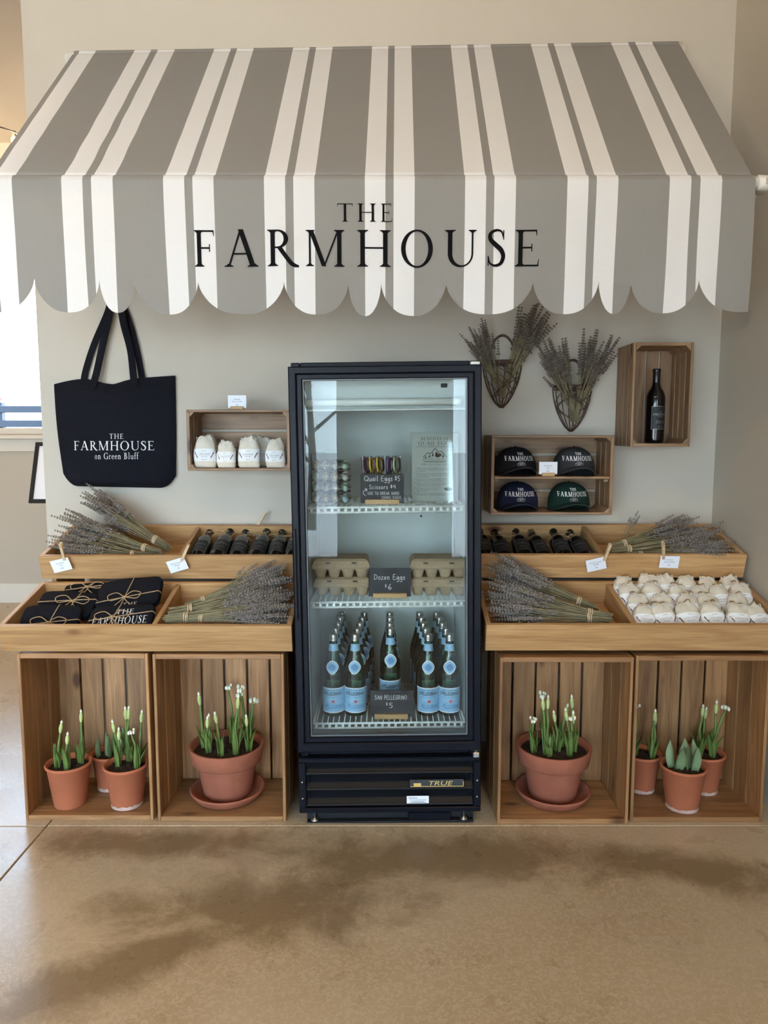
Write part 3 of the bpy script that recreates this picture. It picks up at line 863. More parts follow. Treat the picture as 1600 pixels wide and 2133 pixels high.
def cloth(r0, r1, name):
    mb = MB(); W = len(xs)
    mb.v = [rows[j](x) for j in range(r0, r1) for x in xs]
    for j in range(r1 - r0 - 1):
        for i in range(W - 1):
            xm = (xs[i] + xs[i + 1]) / 2
            k = max(q for q in range(len(SC)) if SX[q] <= xm)
            a = j * W + i
            mb.f.append((a, a + W, a + W + 1, a + 1)); mb.m.append(SC[k]); mb.sm.append(True)
    o = aobj(mb, name, [M_grey, M_white])
    return o
cloth(0, n_can, 'canopy')
va = cloth(n_can - 1, len(rows), 'valance')
vf = lambda x, z: (x, val_y(x, z) - 0.0022, z)
def text_row(words, z, h):
    for ch, x0, x1 in words:
        lt = MB(); lay(lt, serif(ch), x0, x1, z, h, vf)
        aobj(lt, 'letter', M_ink)
k = 0.00152
text_row([(c, (a - 800) * k, (b - 800) * k) for c, a, b in (('F', 400, 449), ('A', 465, 538), ('R', 553, 621), ('M', 633, 721), ('H', 740, 818), ('O', 832, 906), ('U', 923, 998), ('S', 1013, 1056), ('E', 1070, 1128))], 1.903, 0.112)
text_row([(c, (a - 800) * k, (b - 800) * k) for c, a, b in (('T', 702, 736), ('H', 743, 785), ('E', 792, 819))], 2.040, 0.055)
def pipe(name, pts, r=0.017):
    mb = MB(); mb.tube(pts, r, 14); return aobj(mb, name, M_pvc)
pipe('wall_pipe', [(-1.262, TPY, top_z(-1.262)), (1.185, TPY, top_z(1.185))])
pipe('front_pipe', [(XL - 0.05, FB[0], FB[1]), (XR + 0.055, FB[0], FB[1])], 0.0195)
for s_, xt, xf in ((-1, -1.225, -1.228), (1, 1.150, 1.150)):
    zt = top_z(xt)
    pipe('side_pipe', [(xt, TPY + 0.004, zt - 0.05), (xf, FB[0] + 0.02, FB[1] - 0.025)], 0.014)
    xe = XL - 0.03 if s_ < 0 else XR + 0.045
    pipe('strut_pipe', [(xe, FB[0], FB[1]), (xe, WY - 0.005, FB[1] - 0.03)], 0.0165)
    mb = MB(); mb.tube([(xe - 0.03, FB[0], FB[1]), (xe, FB[0], FB[1]), (xe, FB[0] + 0.045, FB[1] - 0.003)], 0.0235, 14)
    aobj(mb, 'elbow', M_pvc)
    for z, y in ((zt + 0.0, TPY), (FB[1] - 0.03, WY - 0.02)):
        mb = MB(); xx = (-1.256 if s_ < 0 else 1.187) if y == TPY else xe
        mb.lathe([(0.0, 0.0), (0.031, 0.0), (0.031, 0.012), (0.024, 0.014), (0.024, 0.035), (0.0, 0.035)], 18, M=Matrix.Translation((xx, WY - 0.002, z)) @ Matrix.Rotation(R(90), 4, 'X'))
        aobj(mb, 'wall_flange', M_pvc)

# ------------------------------------------------------------------ tote bag on the wall
TB = thing('tote_bag', 'large black canvas tote bag with white lettering hanging on the wall', 'bag', (-1.14, WY, 1.14))
TO = Vector((-1.14, WY, 1.14))
def tote_xz(u, v):
    xl = -1.395 + 0.020 * v ** 2; xr = -0.884 - 0.010 * v ** 2
    x = xl + (xr - xl) * u
    zt = 1.580 + 0.036 * u + 0.014 * math.sin(math.pi * min(1, u / 0.5)) - 0.020 * math.exp(-((u - 0.46) / 0.13) ** 2)
    e = max(0, (abs(2 * u - 1) - 0.72) / 0.28)
    zbm = 1.140 + 0.010 * (1 - u) + 0.052 * e ** 2.2
    return x, zt + (zbm - zt) * v
def tote_th(u, v):
    e = max(0.0, min(1.0, math.sin(math.pi * u)))
    return 0.006 + 0.052 * e ** 0.55 * (0.30 + 0.70 * v) * min(1, (1 - v) / 0.06 + 0.25) * min(1, v / 0.05 + 0.35) + 0.004 * math.sin(9 * u + 5 * v) * v + 0.010 * math.exp(-((u - 0.45 - 0.02 * v) / 0.045) ** 2) * math.exp(-(v / 0.25) ** 2)
mb = MB()
def tf(u, v):
    x, z = tote_xz(u, v); return (x, WY - 0.010 - tote_th(u, v), z)
def tbk(u, v):
    x, z = tote_xz(u, v); return (x, WY - 0.004, z)
mb.grid(tf, 44, 36); mb.grid(tbk, 12, 12, flip=True)
for fn in (lambda u, v: (tote_xz(u, 0)[0], tf(u, 0)[1] * (1 - v) + (WY - 0.004) * v, tote_xz(u, 0)[1] - 0.006 * math.sin(math.pi * v)), lambda u, v: (tote_xz(u, 1)[0], tf(u, 1)[1] * (1 - v) + (WY - 0.004) * v, tote_xz(u, 1)[1]),
           lambda u, v: (tote_xz(0, u)[0], tf(0, u)[1] * (1 - v) + (WY - 0.004) * v, tote_xz(0, u)[1]), lambda u, v: (tote_xz(1, u)[0], tf(1, u)[1] * (1 - v) + (WY - 0.004) * v, tote_xz(1, u)[1])):
    mb.grid(fn, 36, 3)
def tobj(mb, name, m):
    mb.v = [tuple(Vector(p) - TO) for p in mb.v]; return mb.obj(name, m, TB)
tobj(mb, 'bag_body', M_navy)
mb = MB(); mb.tube([tuple(Vector(tf(u / 40, 0.085)) + Vector((0, -0.001, 0))) for u in range(41)], 0.0012, 5); tobj(mb, 'hem', M_navy)
def strap(pts, w, name):
    p = _smooth(pts, 6); mb = MB()
    vs_ = []; fs = []
    for i, q in enumerate(p):
        a = Vector(p[max(i - 1, 0)]); b = Vector(p[min(i + 1, len(p) - 1)])
        t = (b - a).normalized(); sd = Vector((t.z, 0, -t.x)).normalized() * (w / 2)
        q = Vector(q)
        for d in (q - sd, q + sd, q + sd + Vector((0, 0.003, 0)), q - sd + Vector((0, 0.003, 0))):
            vs_.append(d)
        if i:
            k = 4 * (i - 1)
            for e in range(4): fs.append((k + e, k + (e + 1) % 4, k + 4 + (e + 1) % 4, k + 4 + e))
    mb.add(vs_, fs); return tobj(mb, name, M_navy)
yb = WY - 0.03
strap([(-1.228, yb - .012, 1.56), (-1.205, yb - .012, 1.62), (-1.178, yb, 1.74), (-1.150, yb, 1.84), (-1.137, yb, 1.905), (-1.118, yb, 1.925), (-1.098, yb, 1.895), (-1.085, yb, 1.82), (-1.062, yb, 1.72), (-1.050, yb - .012, 1.62), (-1.046, yb - .012, 1.57)], 0.029, 'strap')
yb = WY - 0.014
strap([(-1.272, yb, 1.57), (-1.262, yb, 1.63), (-1.222, yb, 1.74), (-1.165, yb, 1.86), (-1.140, yb, 1.92), (-1.118, yb, 1.935), (-1.096, yb, 1.91), (-1.066, yb, 1.83), (-1.040, yb, 1.72), (-1.026, yb, 1.63), (-1.020, yb, 1.58)], 0.026, 'strap')
mb = MB()
def bagtxt(x, z):
    v = 0.72; u = (x + 1.38) / 0.49
    for _ in range(3):
        zt = tote_xz(u, 0)[1]; zq = tote_xz(u, 1)[1]; v = (z - zt) / (zq - zt)
    return (x, tf(u, v)[1] - 0.0018, z)
lay(mb, serif('FARMHOUSE', 0.10), -1.314, -0.970, 1.303, 0.038, bagtxt)
lay(mb, serif('THE', 0.12), -1.157, -1.095, 1.351, 0.021, bagtxt)
lay(mb, serif('on Green Bluff', 0.10), -1.220, -1.036, 1.266, 0.026, bagtxt)
tobj(mb, 'lettering', M_print)['label'] = 'white print THE FARMHOUSE on Green Bluff'
hk = MB(); hk.tube([(0, 0, 0), (0, -0.045, 0), (0, -0.05, 0.012)], 0.004, 8)
tag(hk.obj('wall_hook', M_alu, loc=(-1.118, WY - 0.0005, 1.915)), 'small metal wall hook holding the tote bag straps', 'hook')

# ------------------------------------------------------------------ crates
def tri_post(parent, c, leg, ln, axis, sx, sz, m):
    """triangular corner block; axis = direction it runs in"""
    if axis == 'y':
        vs_ = [(0, -ln / 2, 0), (sx * leg, -ln / 2, 0), (0, -ln / 2, sz * leg), (0, ln / 2, 0), (sx * leg, ln / 2, 0), (0, ln / 2, sz * leg)]
    mb = MB(); mb.add(vs_, [(0, 1, 2), (3, 5, 4), (0, 3, 4, 1), (1, 4, 5, 2), (2, 5, 3, 0)])
    return mb.obj('corner_post', m, parent, c)
def crate_upright(name, label, loc, w, h, d, m, nback=5, nside=3, t=0.011, te=0.018, rot=0.0, gap=0.008, posts=False, group=None):
    c = thing(name, label, 'crate', loc, (0, 0, rot), group)
    for z in (te / 2, h - te / 2):
        plank(c, 'end_board', (0, d / 2 - t / 2, z), (w - 2 * t, d - t, te), 'x', 'z', m)
    sw = (d - (nside - 1) * gap) / nside
    for s_ in (-1, 1):
        for k in range(nside):
            plank(c, 'side_slat', (s_ * (w / 2 - t / 2), sw / 2 + k * (sw + gap), h / 2), (h, sw, t), 'z', 'x', m)
    bw = (w - 2 * t - (nback - 1) * gap) / nback
    for k in range(nback):
        plank(c, 'back_slat', (-w / 2 + t + bw / 2 + k * (bw + gap), d - t / 2, h / 2), (h - 2 * te, bw, t), 'z', 'y', m)
    if posts:
        for sx in (-1, 1):
            for sz in (-1, 1):
                tri_post(c, (sx * (w / 2 - t), d / 2 - t / 2, te if sz > 0 else h - te), 0.02, d - t - 0.006, 'y', -sx, sz, m)
    return c
def crate_lying(name, label, loc, w, h, d, m, nback=3, nend=3, t=0.010, te=0.013, gap=0.011, shelf=None):
    c = thing(name, label, 'crate', loc)
    for z in (t / 2, h - t / 2):
        plank(c, 'long_board', (0, d / 2, z), (w, d, t), 'x', 'z', m)
    hh = h - 2 * t
    bw = (hh - (nback - 1) * gap) / nback
    for k in range(nback):
        plank(c, 'back_slat', (0, d - t / 2, t + bw / 2 + k * (bw + gap)), (w - 2 * te, bw, t), 'x', 'y', m)
    ew = (d - (nend - 1) * gap) / nend
    for s_ in (-1, 1):
        for k in range(nend):
            plank(c, 'end_slat', (s_ * (w / 2 - te / 2), ew / 2 + k * (ew + gap), h / 2), (hh, ew, te), 'z', 'x', m)
        for sz in (-1, 1):
            tri_post(c, (s_ * (w / 2 - te), d / 2 - t / 2, t if sz > 0 else h - t), 0.018, d - t - 0.006, 'y', -s_, sz, m)
    if shelf:
        plank(c, 'shelf_board', (0, d / 2 - t / 2, shelf), (w - 2 * te - 0.002, d - t - 0.002, 0.010), 'x', 'z', m)
        for s_ in (-1, 1):
            plank(c, 'shelf_cleat', (s_ * (w / 2 - te - 0.011), d / 2 - t / 2, shelf - 0.0115), (d - t - 0.03, 0.018, 0.012), 'y', 'z', m)
    return c
YW2 = WY - 0.205
crate_lying('wall_crate', 'low wooden wall crate holding cotton sachets left of the fridge', (-0.583, YW2, 1.224), 0.413, 0.244, 0.203, M_aged)
crate_lying('wall_crate', 'wooden wall crate with a middle shelf holding four caps', (0.677, YW2, 1.046), 0.492, 0.320, 0.203, M_aged, nback=4, shelf=1.196 - 1.046)
crate_upright('wall_crate', 'tall wooden wall crate holding a single wine bottle', (1.106, YW2, 1.321), 0.238, 0.410, 0.203, M_aged, nback=4, nside=4, te=0.013, t=0.010, posts=True, gap=0.007)
crate_upright('floor_crate', 'upright wooden crate at far left holding three small pots', (-1.052, 2.490, 0), 0.457, 0.612, 0.300, M_crate)
crate_upright('floor_crate', 'upright wooden crate left of the fridge holding one big pot', (-0.577, 2.482, 0), 0.457, 0.612, 0.300, M_crate)
crate_upright('floor_crate', 'upright wooden crate right of the fridge holding one big pot', (0.632, 2.465, 0), 0.463, 0.606, 0.300, M_crate)
crate_upright('floor_crate', 'upright wooden crate at far right holding three small pots', (1.110, 2.477, 0), 0.470, 0.608, 0.300, M_crate)

# ------------------------------------------------------------------ slanted display trays
TILT = R(14)
def tray(name, label, x0, x1, y, z, L, h, div, legs, floor_z):
    w = x1 - x0; t = 0.018
    c = thing(name, label, 'tray', ((x0 + x1) / 2, y, z), (TILT, 0, 0))
    plank(c, 'front_board', (0, t / 2, h / 2), (w, h, t), 'x', 'y', M_pine)
    plank(c, 'back_board', (0, L - t / 2, h / 2), (w, h, t), 'x', 'y', M_pine)
    for s_ in (-1, 1):
        plank(c, 'side_board', (s_ * (w / 2 - t / 2), L / 2, h / 2), (L - 2 * t, h, t), 'y', 'x', M_pine)
    dx = div - (x0 + x1) / 2
    plank(c, 'divider', (dx, L / 2, h / 2 - 0.002), (L - 2 * t, h - 0.004, t), 'y', 'x', M_pine)
    for a, b in ((-w / 2 + t, dx - t / 2), (dx + t / 2, w / 2 - t)):
        plank(c, 'floor_board', ((a + b) / 2, L / 2, 0.006), (b - a, L - 2 * t, 0.012), 'x', 'z', M_pine)
    # what carries the raised back: boards reaching straight down
    ct, st = math.cos(-TILT), math.sin(-TILT)
    for s_ in (-1, 1):
        yy = 0.22 if not legs else L - 0.05
        top = Vector((s_ * (w / 2 - 0.10), yy, 0))
        wz = z + math.sin(TILT) * yy
        ln = wz - floor_z - 0.006
        if legs:
            top = Vector((s_ * (w / 2 - 0.03), 0.035, 0)); ln = z + math.sin(TILT) * 0.035 - 0.001
            mb = MB(); mb.add([(sx * 0.009, yy_, zz) for sx in (-1, 1) for yy_, zz in ((0, 0), (0.27, 0.27 * math.tan(TILT)), (0.27, -ln), (0, -ln))], [(0, 1, 2, 3), (7, 6, 5, 4), (0, 4, 5, 1), (1, 5, 6, 2), (2, 6, 7, 3), (3, 7, 4, 0)])
            mb.obj('support_shade_panel', M_pine, c, tuple(top), (-TILT, 0, 0))  # unseen; made a full panel to block light behind the crates
        else:
            mb = MB(); mb.box((0, 0, -ln / 2), (0.05, 0.02, ln), 0.001)
            mb.obj('support_block', M_pine, c, tuple(top), (-TILT, 0, 0))
    return c
LW, UP = (2.490, 0.619), (2.8135, 0.811)
TL_low = tray('display_tray', 'lower left slanted wooden tray with folded totes and lavender', -1.330, -0.318, LW[0], LW[1], 0.355, 0.100, -0.797, False, 0.612)
TL_up = tray('display_tray', 'upper left slanted wooden tray with lavender and wine bottles', -1.330, -0.322, UP[0], UP[1], 0.335, 0.097, -0.790, True, 0.0)
TR_low = tray('display_tray', 'lower right slanted wooden tray with lavender and cotton sachets', 0.352, 1.398, LW[0], LW[1] + 0.003, 0.355, 0.100, 0.868, False, 0.608)
TR_up = tray('display_tray', 'upper right slanted wooden tray with wine bottles and lavender', 0.352, 1.398, UP[0], UP[1] + 0.004, 0.335, 0.097, 0.848, True, 0.0)
def on_tray(ty, x, yl, zl):
    """world point at a place measured along a slanted tray (yl up the slope, zl above its underside)"""
    y, z = ty
    return Vector((x, y + yl * math.cos(TILT) - zl * math.sin(TILT), z + yl * math.sin(TILT) + zl * math.cos(TILT)))

# ------------------------------------------------------------------ glass-door fridge
FX, FY = 0.022, 2.470
FR = thing('display_fridge', 'tall black glass-door display fridge in the middle of the display', 'fridge', (FX, FY, 0), (0, R(-0.7), 0))
def fbox(name, c, d, m, bev=0.003, parent=None):
    return MB().box(c, d, bev).obj(name, m, parent or FR)
for s_ in (-1, 1):
    fbox('side_panel', (s_ * 0.2985, 0.308, 0.830), (0.030, 0.585, 1.565), M_black)
fbox('top_panel', (0, 0.308, 1.5925), (0.566, 0.585, 0.040), M_black)
fbox('bottom_panel', (0, 0.308, 0.272), (0.566, 0.585, 0.045), M_black)
fbox('back_panel', (0, 0.585, 0.930), (0.566, 0.030, 1.26), M_black)
mb = MB()
x0, x1, y0, y1, z0, z1 = -0.2830, 0.2830, 0.018, 0.569, 0.2960, 1.5710
t = 0.004
mb.box(((x0 + t / 2), (y0 + y1) / 2, (z0 + z1) / 2), (t, y1 - y0, z1 - z0)); mb.box((x1 - t / 2, (y0 + y1) / 2, (z0 + z1) / 2), (t, y1 - y0, z1 - z0))
mb.box((0, y1 - t / 2, (z0 + z1) / 2), (x1 - x0, t, z1 - z0)); mb.box((0, (y0 + y1) / 2, z0 + t / 2), (x1 - x0, y1 - y0, t)); mb.box((0, (y0 + y1) / 2, z1 - t / 2), (x1 - x0, y1 - y0, t))
lin = mb.obj('liner', M_liner, FR)
for s_ in (-1, 1):          # shelf standards with slots
    for y in (0.10, 0.50):
        MB().box((s_ * 0.2775, y, 0.90), (0.004, 0.018, 1.10), 0.001).obj('shelf_standard', M_alu, lin)
MB().box((0.145, 0.563, 1.03), (0.008, 0.004, 0.008), 0.002).obj('plug', M_gasket, lin)
# door
mb = MB()
for (c, d) in (((0, 0.0135, 1.568), (0.58, 0.007, 0.03)), ((0, 0.0135, 0.315), (0.58, 0.007, 0.03)), ((-0.283, 0.0135, 0.94), (0.03, 0.007, 1.25)), ((0.283, 0.0135, 0.94), (0.03, 0.007, 1.25))):
    mb.box(c, d, 0.001)
door = mb.obj('door', M_gasket, FR)
def mitred(x0, x1, z0, z1, w, yf, yb, name, m, ch=0.004):
    """four mitred bars round an opening, front edges chamfered"""
    o_ = [(x0, z0), (x1, z0), (x1, z1), (x0, z1)]; i_ = [(x0 + w[0], z0 + w[1]), (x1 - w[2], z0 + w[1]), (x1 - w[2], z1 - w[3]), (x0 + w[0], z1 - w[3])]
    for a in range(4):
        b = (a + 1) % 4
        def P(p, q, f): return (p[0] + (q[0] - p[0]) * f, p[1] + (q[1] - p[1]) * f)
        ring = []
        for (f, y) in ((0, yb), (0, yf + ch), (0.15, yf), (0.85, yf), (1, yf + ch), (1, yb)):
            pa = P(o_[a], i_[a], f); pb = P(o_[b], i_[b], f)
            ring.append(((pa[0], y, pa[1]), (pb[0], y, pb[1])))
        vs_ = [q for r_ in ring for q in r_]
        fs = [(2 * k, 2 * k + 1, 2 * ((k + 1) % 6) + 1, 2 * ((k + 1) % 6)) for k in range(6)]
        fs += [tuple(2 * k for k in range(6))[::-1], tuple(2 * k + 1 for k in range(6))]
        MB().add(vs_, fs).obj(name, m, door)
mitred(-0.318, 0.318, 0.276, 1.596, (0.026, 0.034, 0.026, 0.025), -0.030, 0.010, 'outer_frame_bar', M_black)
mitred(-0.2925, 0.2925, 0.3095, 1.5715, (0.020, 0.020, 0.020, 0.017), -0.022, 0.008, 'inner_frame_bar', M_black)
mitred(-0.2735, 0.2735, 0.3285, 1.5555, (0.005, 0.005, 0.005, 0.005), -0.014, 0.006, 'glazing_bead', M_bead, 0.001)
MB().box((0, -0.008, 0.942), (0.540, 0.004, 1.222)).obj('glass_pane', M_glassdoor, door)
fbox('handle', (-0.309, -0.034, 0.905), (0.010, 0.014, 0.31), M_black, 0.003, door)
fbox('hinge', (0.302, -0.010, 0.259), (0.022, 0.030, 0.018), M_alu, 0.002)
MB().lathe([(0, 0.0), (0.008, 0.0), (0.008, 0.018), (0, 0.018)], 12).obj('hinge_pin', M_alu, FR, (0.302, -0.014, 0.266))
fbox('hinge_cover', (0.298, -0.002, 1.6015), (0.030, 0.03, 0.010), M_rail, 0.002)
# lamp housing
fbox('lamp_housing', (0, 0.135, 1.513), (0.560, 0.02, 0.108), M_liner, 0.002)
fbox('lamp_ledge', (0, 0.105, 1.4555), (0.560, 0.070, 0.006), M_liner, 0.001)
mb = MB(); mb.tube([(-0.255, 0.098, 1.482), (0.240, 0.098, 1.482)], 0.0125, 16)
lamp = mb.obj('lamp_tube', M_tube, FR)
for x in (-0.262, 0.247):
    MB().tube([(x - 0.016, 0.098, 1.482), (x + 0.016, 0.098, 1.482)], 0.0145, 16).obj('lamp_socket', M_rail, lamp)
fbox('switch', (0.206, 0.122, 1.538), (0.022, 0.008, 0.014), M_gasket, 0.002)
# wire shelves
SHZ = (1.118, 0.780, 0.334)
for z in SHZ:
    mb = MB()
    for dz in (0.0, -0.017):
        mb.tube([(-0.272, 0.088, z + dz), (0.272, 0.088, z + dz)], 0.0042, 8)
    for k in range(23):
        x = -0.262 + 0.524 * k / 22
        mb.box((x, 0.087, z - 0.0085), (0.009, 0.004, 0.015))
    for s_ in (-1, 1):
        mb.tube([(s_ * 0.272, 0.088, z), (s_ * 0.272, 0.50, z)], 0.0042, 8)
    mb.tube([(-0.272, 0.50, z), (0.272, 0.50, z)], 0.0042, 8)
    mb.tube([(-0.272, 0.30, z - 0.006), (0.272, 0.30, z - 0.006)], 0.0035, 8)
    sh_ = mb.obj('shelf', M_rail, FR)
    mb = MB()
    for k in range(27):
        x = -0.262 + 0.524 * k / 26
        mb.tube([(x, 0.088, z + 0.004), (x, 0.50, z + 0.004)], 0.0019, 6)
    tag(mb.obj('shelf_wires', M_rail, sh_), kind='stuff')
# grille
gr = fbox('grille_frame_top', (0, 0.004, 0.238), (0.640, 0.024, 0.018), M_black, 0.003)
fbox('grille_frame_bottom', (0, 0.004, 0.053), (0.640, 0.024, 0.018), M_black, 0.003)
for s_ in (-1, 1):
    fbox('grille_post', (s_ * 0.307, 0.004, 0.1455), (0.026, 0.024, 0.166), M_black, 0.003)
    for z in (0.10, 0.16):
        MB().ball((s_ * 0.307, -0.009, z), 0.004).obj('screw', M_alu, FR)
for z in (0.205, 0.147, 0.089):
    o = MB().box((0, 0, 0), (0.586, 0.050, 0.004), 0.001).obj('louver', M_blackm, FR, (0, 0.018, z), (R(40), 0, 0))
    MB().box((0, -0.027, 0.001), (0.586, 0.006, 0.012), 0.002).obj('louver_lip', M_blackm, o)
fbox('grille_backing', (0, 0.055, 0.1455), (0.586, 0.004, 0.17), M_blackm, 0.001)
fbox('kick_plate', (0, 0.040, 0.024), (0.592, 0.030, 0.040), M_blackm, 0.002)
fbox('drip_pan', (0.14, 0.015, 0.022), (0.15, 0.025, 0.030), M_black, 0.003)
fbox('base_rail', (0, 0.010, 0.004), (0.590, 0.020, 0.008), M_blackm, 0.001)
for x in (-0.268, 0.262):
    MB().lathe([(0, 0), (0.014, 0), (0.014, 0.006), (0.005, 0.008), (0.005, 0.04), (0, 0.04)], 12).obj('levelling_foot', M_alu, FR, (x, 0.012, 0.0075))
bd = MB(); bd.box((0, 0, 0), (0.190, 0.004, 0.026), 0.001)
badge = bd.obj('badge', M_blackm, FR, (0.165, -0.008, 0.152), (R(-8), 0, 0))
bd = MB()
sk = lambda x, z: (x + 0.35 * z, -0.0028, z)
lay(bd, plain('TRUE'), -0.030, 0.055, -0.008, 0.016, sk)
bd.box((0, -0.0025, -0.0115), (0.186, 0.001, 0.0022)); bd.box((-0.068, -0.0025, -0.005), (0.026, 0.001, 0.011)); bd.box((0.0935, -0.0025, -0.003), (0.0022, 0.001, 0.018))
bd.obj('badge_print', M_gold, badge)
sk_ = MB(); sk_.box((0, 0, 0), (0.078, 0.002, 0.026), 0.0008)
stk = sk_.obj('sticker', M_card, FR, (0.098, -0.010, 0.092), (R(-8), 0, 0))
bd = MB(); f0 = lambda x, z: (x, -0.0016, z)
lay(bd, plain('Spokane'), -0.034, -0.004, 0.004, 0.006, lambda x, z: (x + 0.3 * z, -0.0016, z))
lay(bd, plain('RESTAURANT EQUIPMENT'), -0.026, 0.030, -0.003, 0.0038, f0)
bd.box((0.0, -0.0013, -0.0070), (0.044, 0.0006, 0.0012)); bd.box((0.0, -0.0013, -0.0098), (0.060, 0.0006, 0.0010))
bd.obj('sticker_print', M_inkdk, stk)

# ------------------------------------------------------------------ mineral water bottles in the fridge
def bottle_parts(root):
    prof = [(0.0, 0.003), (0.030, 0.0), (0.0385, 0.004), (0.040, 0.012), (0.040, 0.135), (0.0395, 0.150), (0.036, 0.172), (0.0285, 0.200), (0.0205, 0.228), (0.0165, 0.252), (0.0145, 0.272), (0.0138, 0.288)]
    MB().lathe(prof, 28).obj('bottle_glass', M_bottle, root)
    wp = [(0.0, 0.006)] + [(r - 0.003, z + 0.003) for r, z in prof[1:6]] + [(0.0, 0.1535)]
    MB().lathe(wp, 20).obj('water', M_water, root)
    cp = [(0.0148, 0.278), (0.0158, 0.280)]
    for k in range(5): cp += [(0.0158, 0.2815 + k * 0.003), (0.0150, 0.283 + k * 0.003)]
    cp += [(0.0154, 0.297), (0.0150, 0.3015), (0.0135, 0.303), (0.0, 0.303)]
    MB().lathe(cp, 24).obj('cap', M_capm, root)
    nl = MB().lathe([(0.0185, 0.242), (0.0154, 0.268)], 24).obj('neck_label', M_blue, root)
    def side(r): return lambda x, z: (r * math.sin(x / r), -r * math.cos(x / r), z)
    mb = MB(); a = 1.75
    mb.lathe([(0.0408, 0.020), (0.0408, 0.108)], 28, 0, a0=-math.pi / 2 - a, a1=-math.pi / 2 + a)
    mb.lathe([(0.04085, 0.0175), (0.04085, 0.0205)], 28, 1, a0=-math.pi / 2 - a, a1=-math.pi / 2 + a)
    mb.lathe([(0.04085, 0.1075), (0.04085, 0.1105)], 28, 1, a0=-math.pi / 2 - a, a1=-math.pi / 2 + a)
    lb = mb.obj('label', [M_blue, M_label], root)
    mb = MB(); f = side(0.0413)
    lay(mb, plain('S.PELLEGRINO', 0.03), -0.038, 0.038, 0.0835, 0.0125, f)
    lay(mb, plain('NATURAL MINERAL WATER'), -0.030, 0.030, 0.1000, 0.0042, f)
    mb.obj('label_lettering', M_inkdk, lb)
    mb = MB()
    lay(mb, plain('PELLEGRINO', 0.03), -0.027, 0.043, 0.0330, 0.0160, f)
    lay(mb, serif('SAN', 0.06), -0.030, -0.004, 0.0500, 0.0075, f)
    lay(mb, plain('SPARKLING NATURAL MINERAL WATER'), -0.032, 0.030, 0.0255, 0.0032, f)
    lay(mb, plain('NATURAL MINERAL WATER'), -0.030, 0.030, 0.0735, 0.0040, f)
    mb.obj('label_lettering', M_bluedk, lb)
    mb = MB()
    pts = [(0.009 * (1 if k % 2 == 0 else 0.40) * math.sin(k * math.pi / 5), 0.060 + 0.009 * (1 if k % 2 == 0 else 0.40) * math.cos(k * math.pi / 5)) for k in range(10)]
    c = f(0.004, 0.060)
    ring = [f(0.004 + px, pz) for px, pz in pts]
    ring = [(x, y - 0.0003, z) for x, y, z in ring]
    mb.add([(c[0], c[1] - 0.0003, c[2])] + ring, [(0, 1 + k, 1 + (k + 1) % 10) for k in range(10)])
    mb.obj('star', M_red, lb)
    # shoulder medallion: a lozenge with rounded corners lying on the shoulder
    def rad(z):
        for (r0, z0), (r1, z1) in zip(prof, prof[1:]):
            if z0 <= z <= z1 and z1 > z0: return r0 + (r1 - r0) * (z - z0) / (z1 - z0)
        return 0.02
    fm = lambda d: (lambda x, z: ((rad(z) + d) * math.sin(x / rad(z)), -(rad(z) + d) * math.cos(x / rad(z)), z))
    def loz(sc):
        out = []
        for k in range(32):
            t_ = 2 * math.pi * k / 32
            rr = 0.0245 / (abs(math.cos(t_)) ** 1.5 + abs(math.sin(t_)) ** 1.5) ** (1 / 1.5)
            out.append((rr * sc * math.cos(t_), 0.186 + rr * sc * math.sin(t_)))
        return out
    mb = MB()
    for sc, d, mi in ((1.0, 0.0010, 1), (0.88, 0.0013, 0), (0.52, 0.0016, 2)):
        f1 = fm(d)
        mb.add([f1(0, 0.186)] + [f1(x * 0.5, 0.186 + (z - 0.186) * 0.5) for x, z in loz(sc)] + [f1(x, z) for x, z in loz(sc)],
               [(0, 1 + k, 1 + (k + 1) % 32) for k in range(32)] + [(1 + k, 33 + k, 33 + (k + 1) % 32, 1 + (k + 1) % 32) for k in range(32)], mi, True)
    mb.obj('medallion', [M_blue, M_label, M_bluedk], root)
SHT = 0.0062 + SHZ[2]           # top of the lowest shelf wires
colx = [(-0.186, 0.010), (-0.106, 0.018), (0.024, 0.0), (0.163, -0.012), (0.241, -0.018)]
cn = ['leftmost', 'second', 'middle', 'fourth', 'rightmost']
rn = ['front', 'second-row', 'third-row', 'fourth-row', 'rearmost']
proto = None
for ci, (cx, dx) in enumerate(colx):
    for ri in range(5):
        if ci == 2 and ri == 4: continue
        y = 2.632 + 0.0815 * ri + (0.080 if ci == 2 else 0)
        if y > 3.0: continue
        x = cx + dx * ri * 0.35
        lab = '%s green mineral water bottle of the %s column on the bottom fridge shelf' % (rn[ri], cn[ci])
        if proto is None:
            proto = thing('water_bottle', lab, 'bottle', (x, y, SHT), group='mineral water bottles in the fridge')
            bottle_parts(proto); remember(proto); b = proto
        else:
            b = copy_tree(proto); b['label'] = lab
        b.location = (x, y, SHT); b.rotation_euler = (0, 0, (x * 0.25) + random.uniform(-0.12, 0.12) + (0 if ri == 0 else random.uniform(0.5, 0.9)))

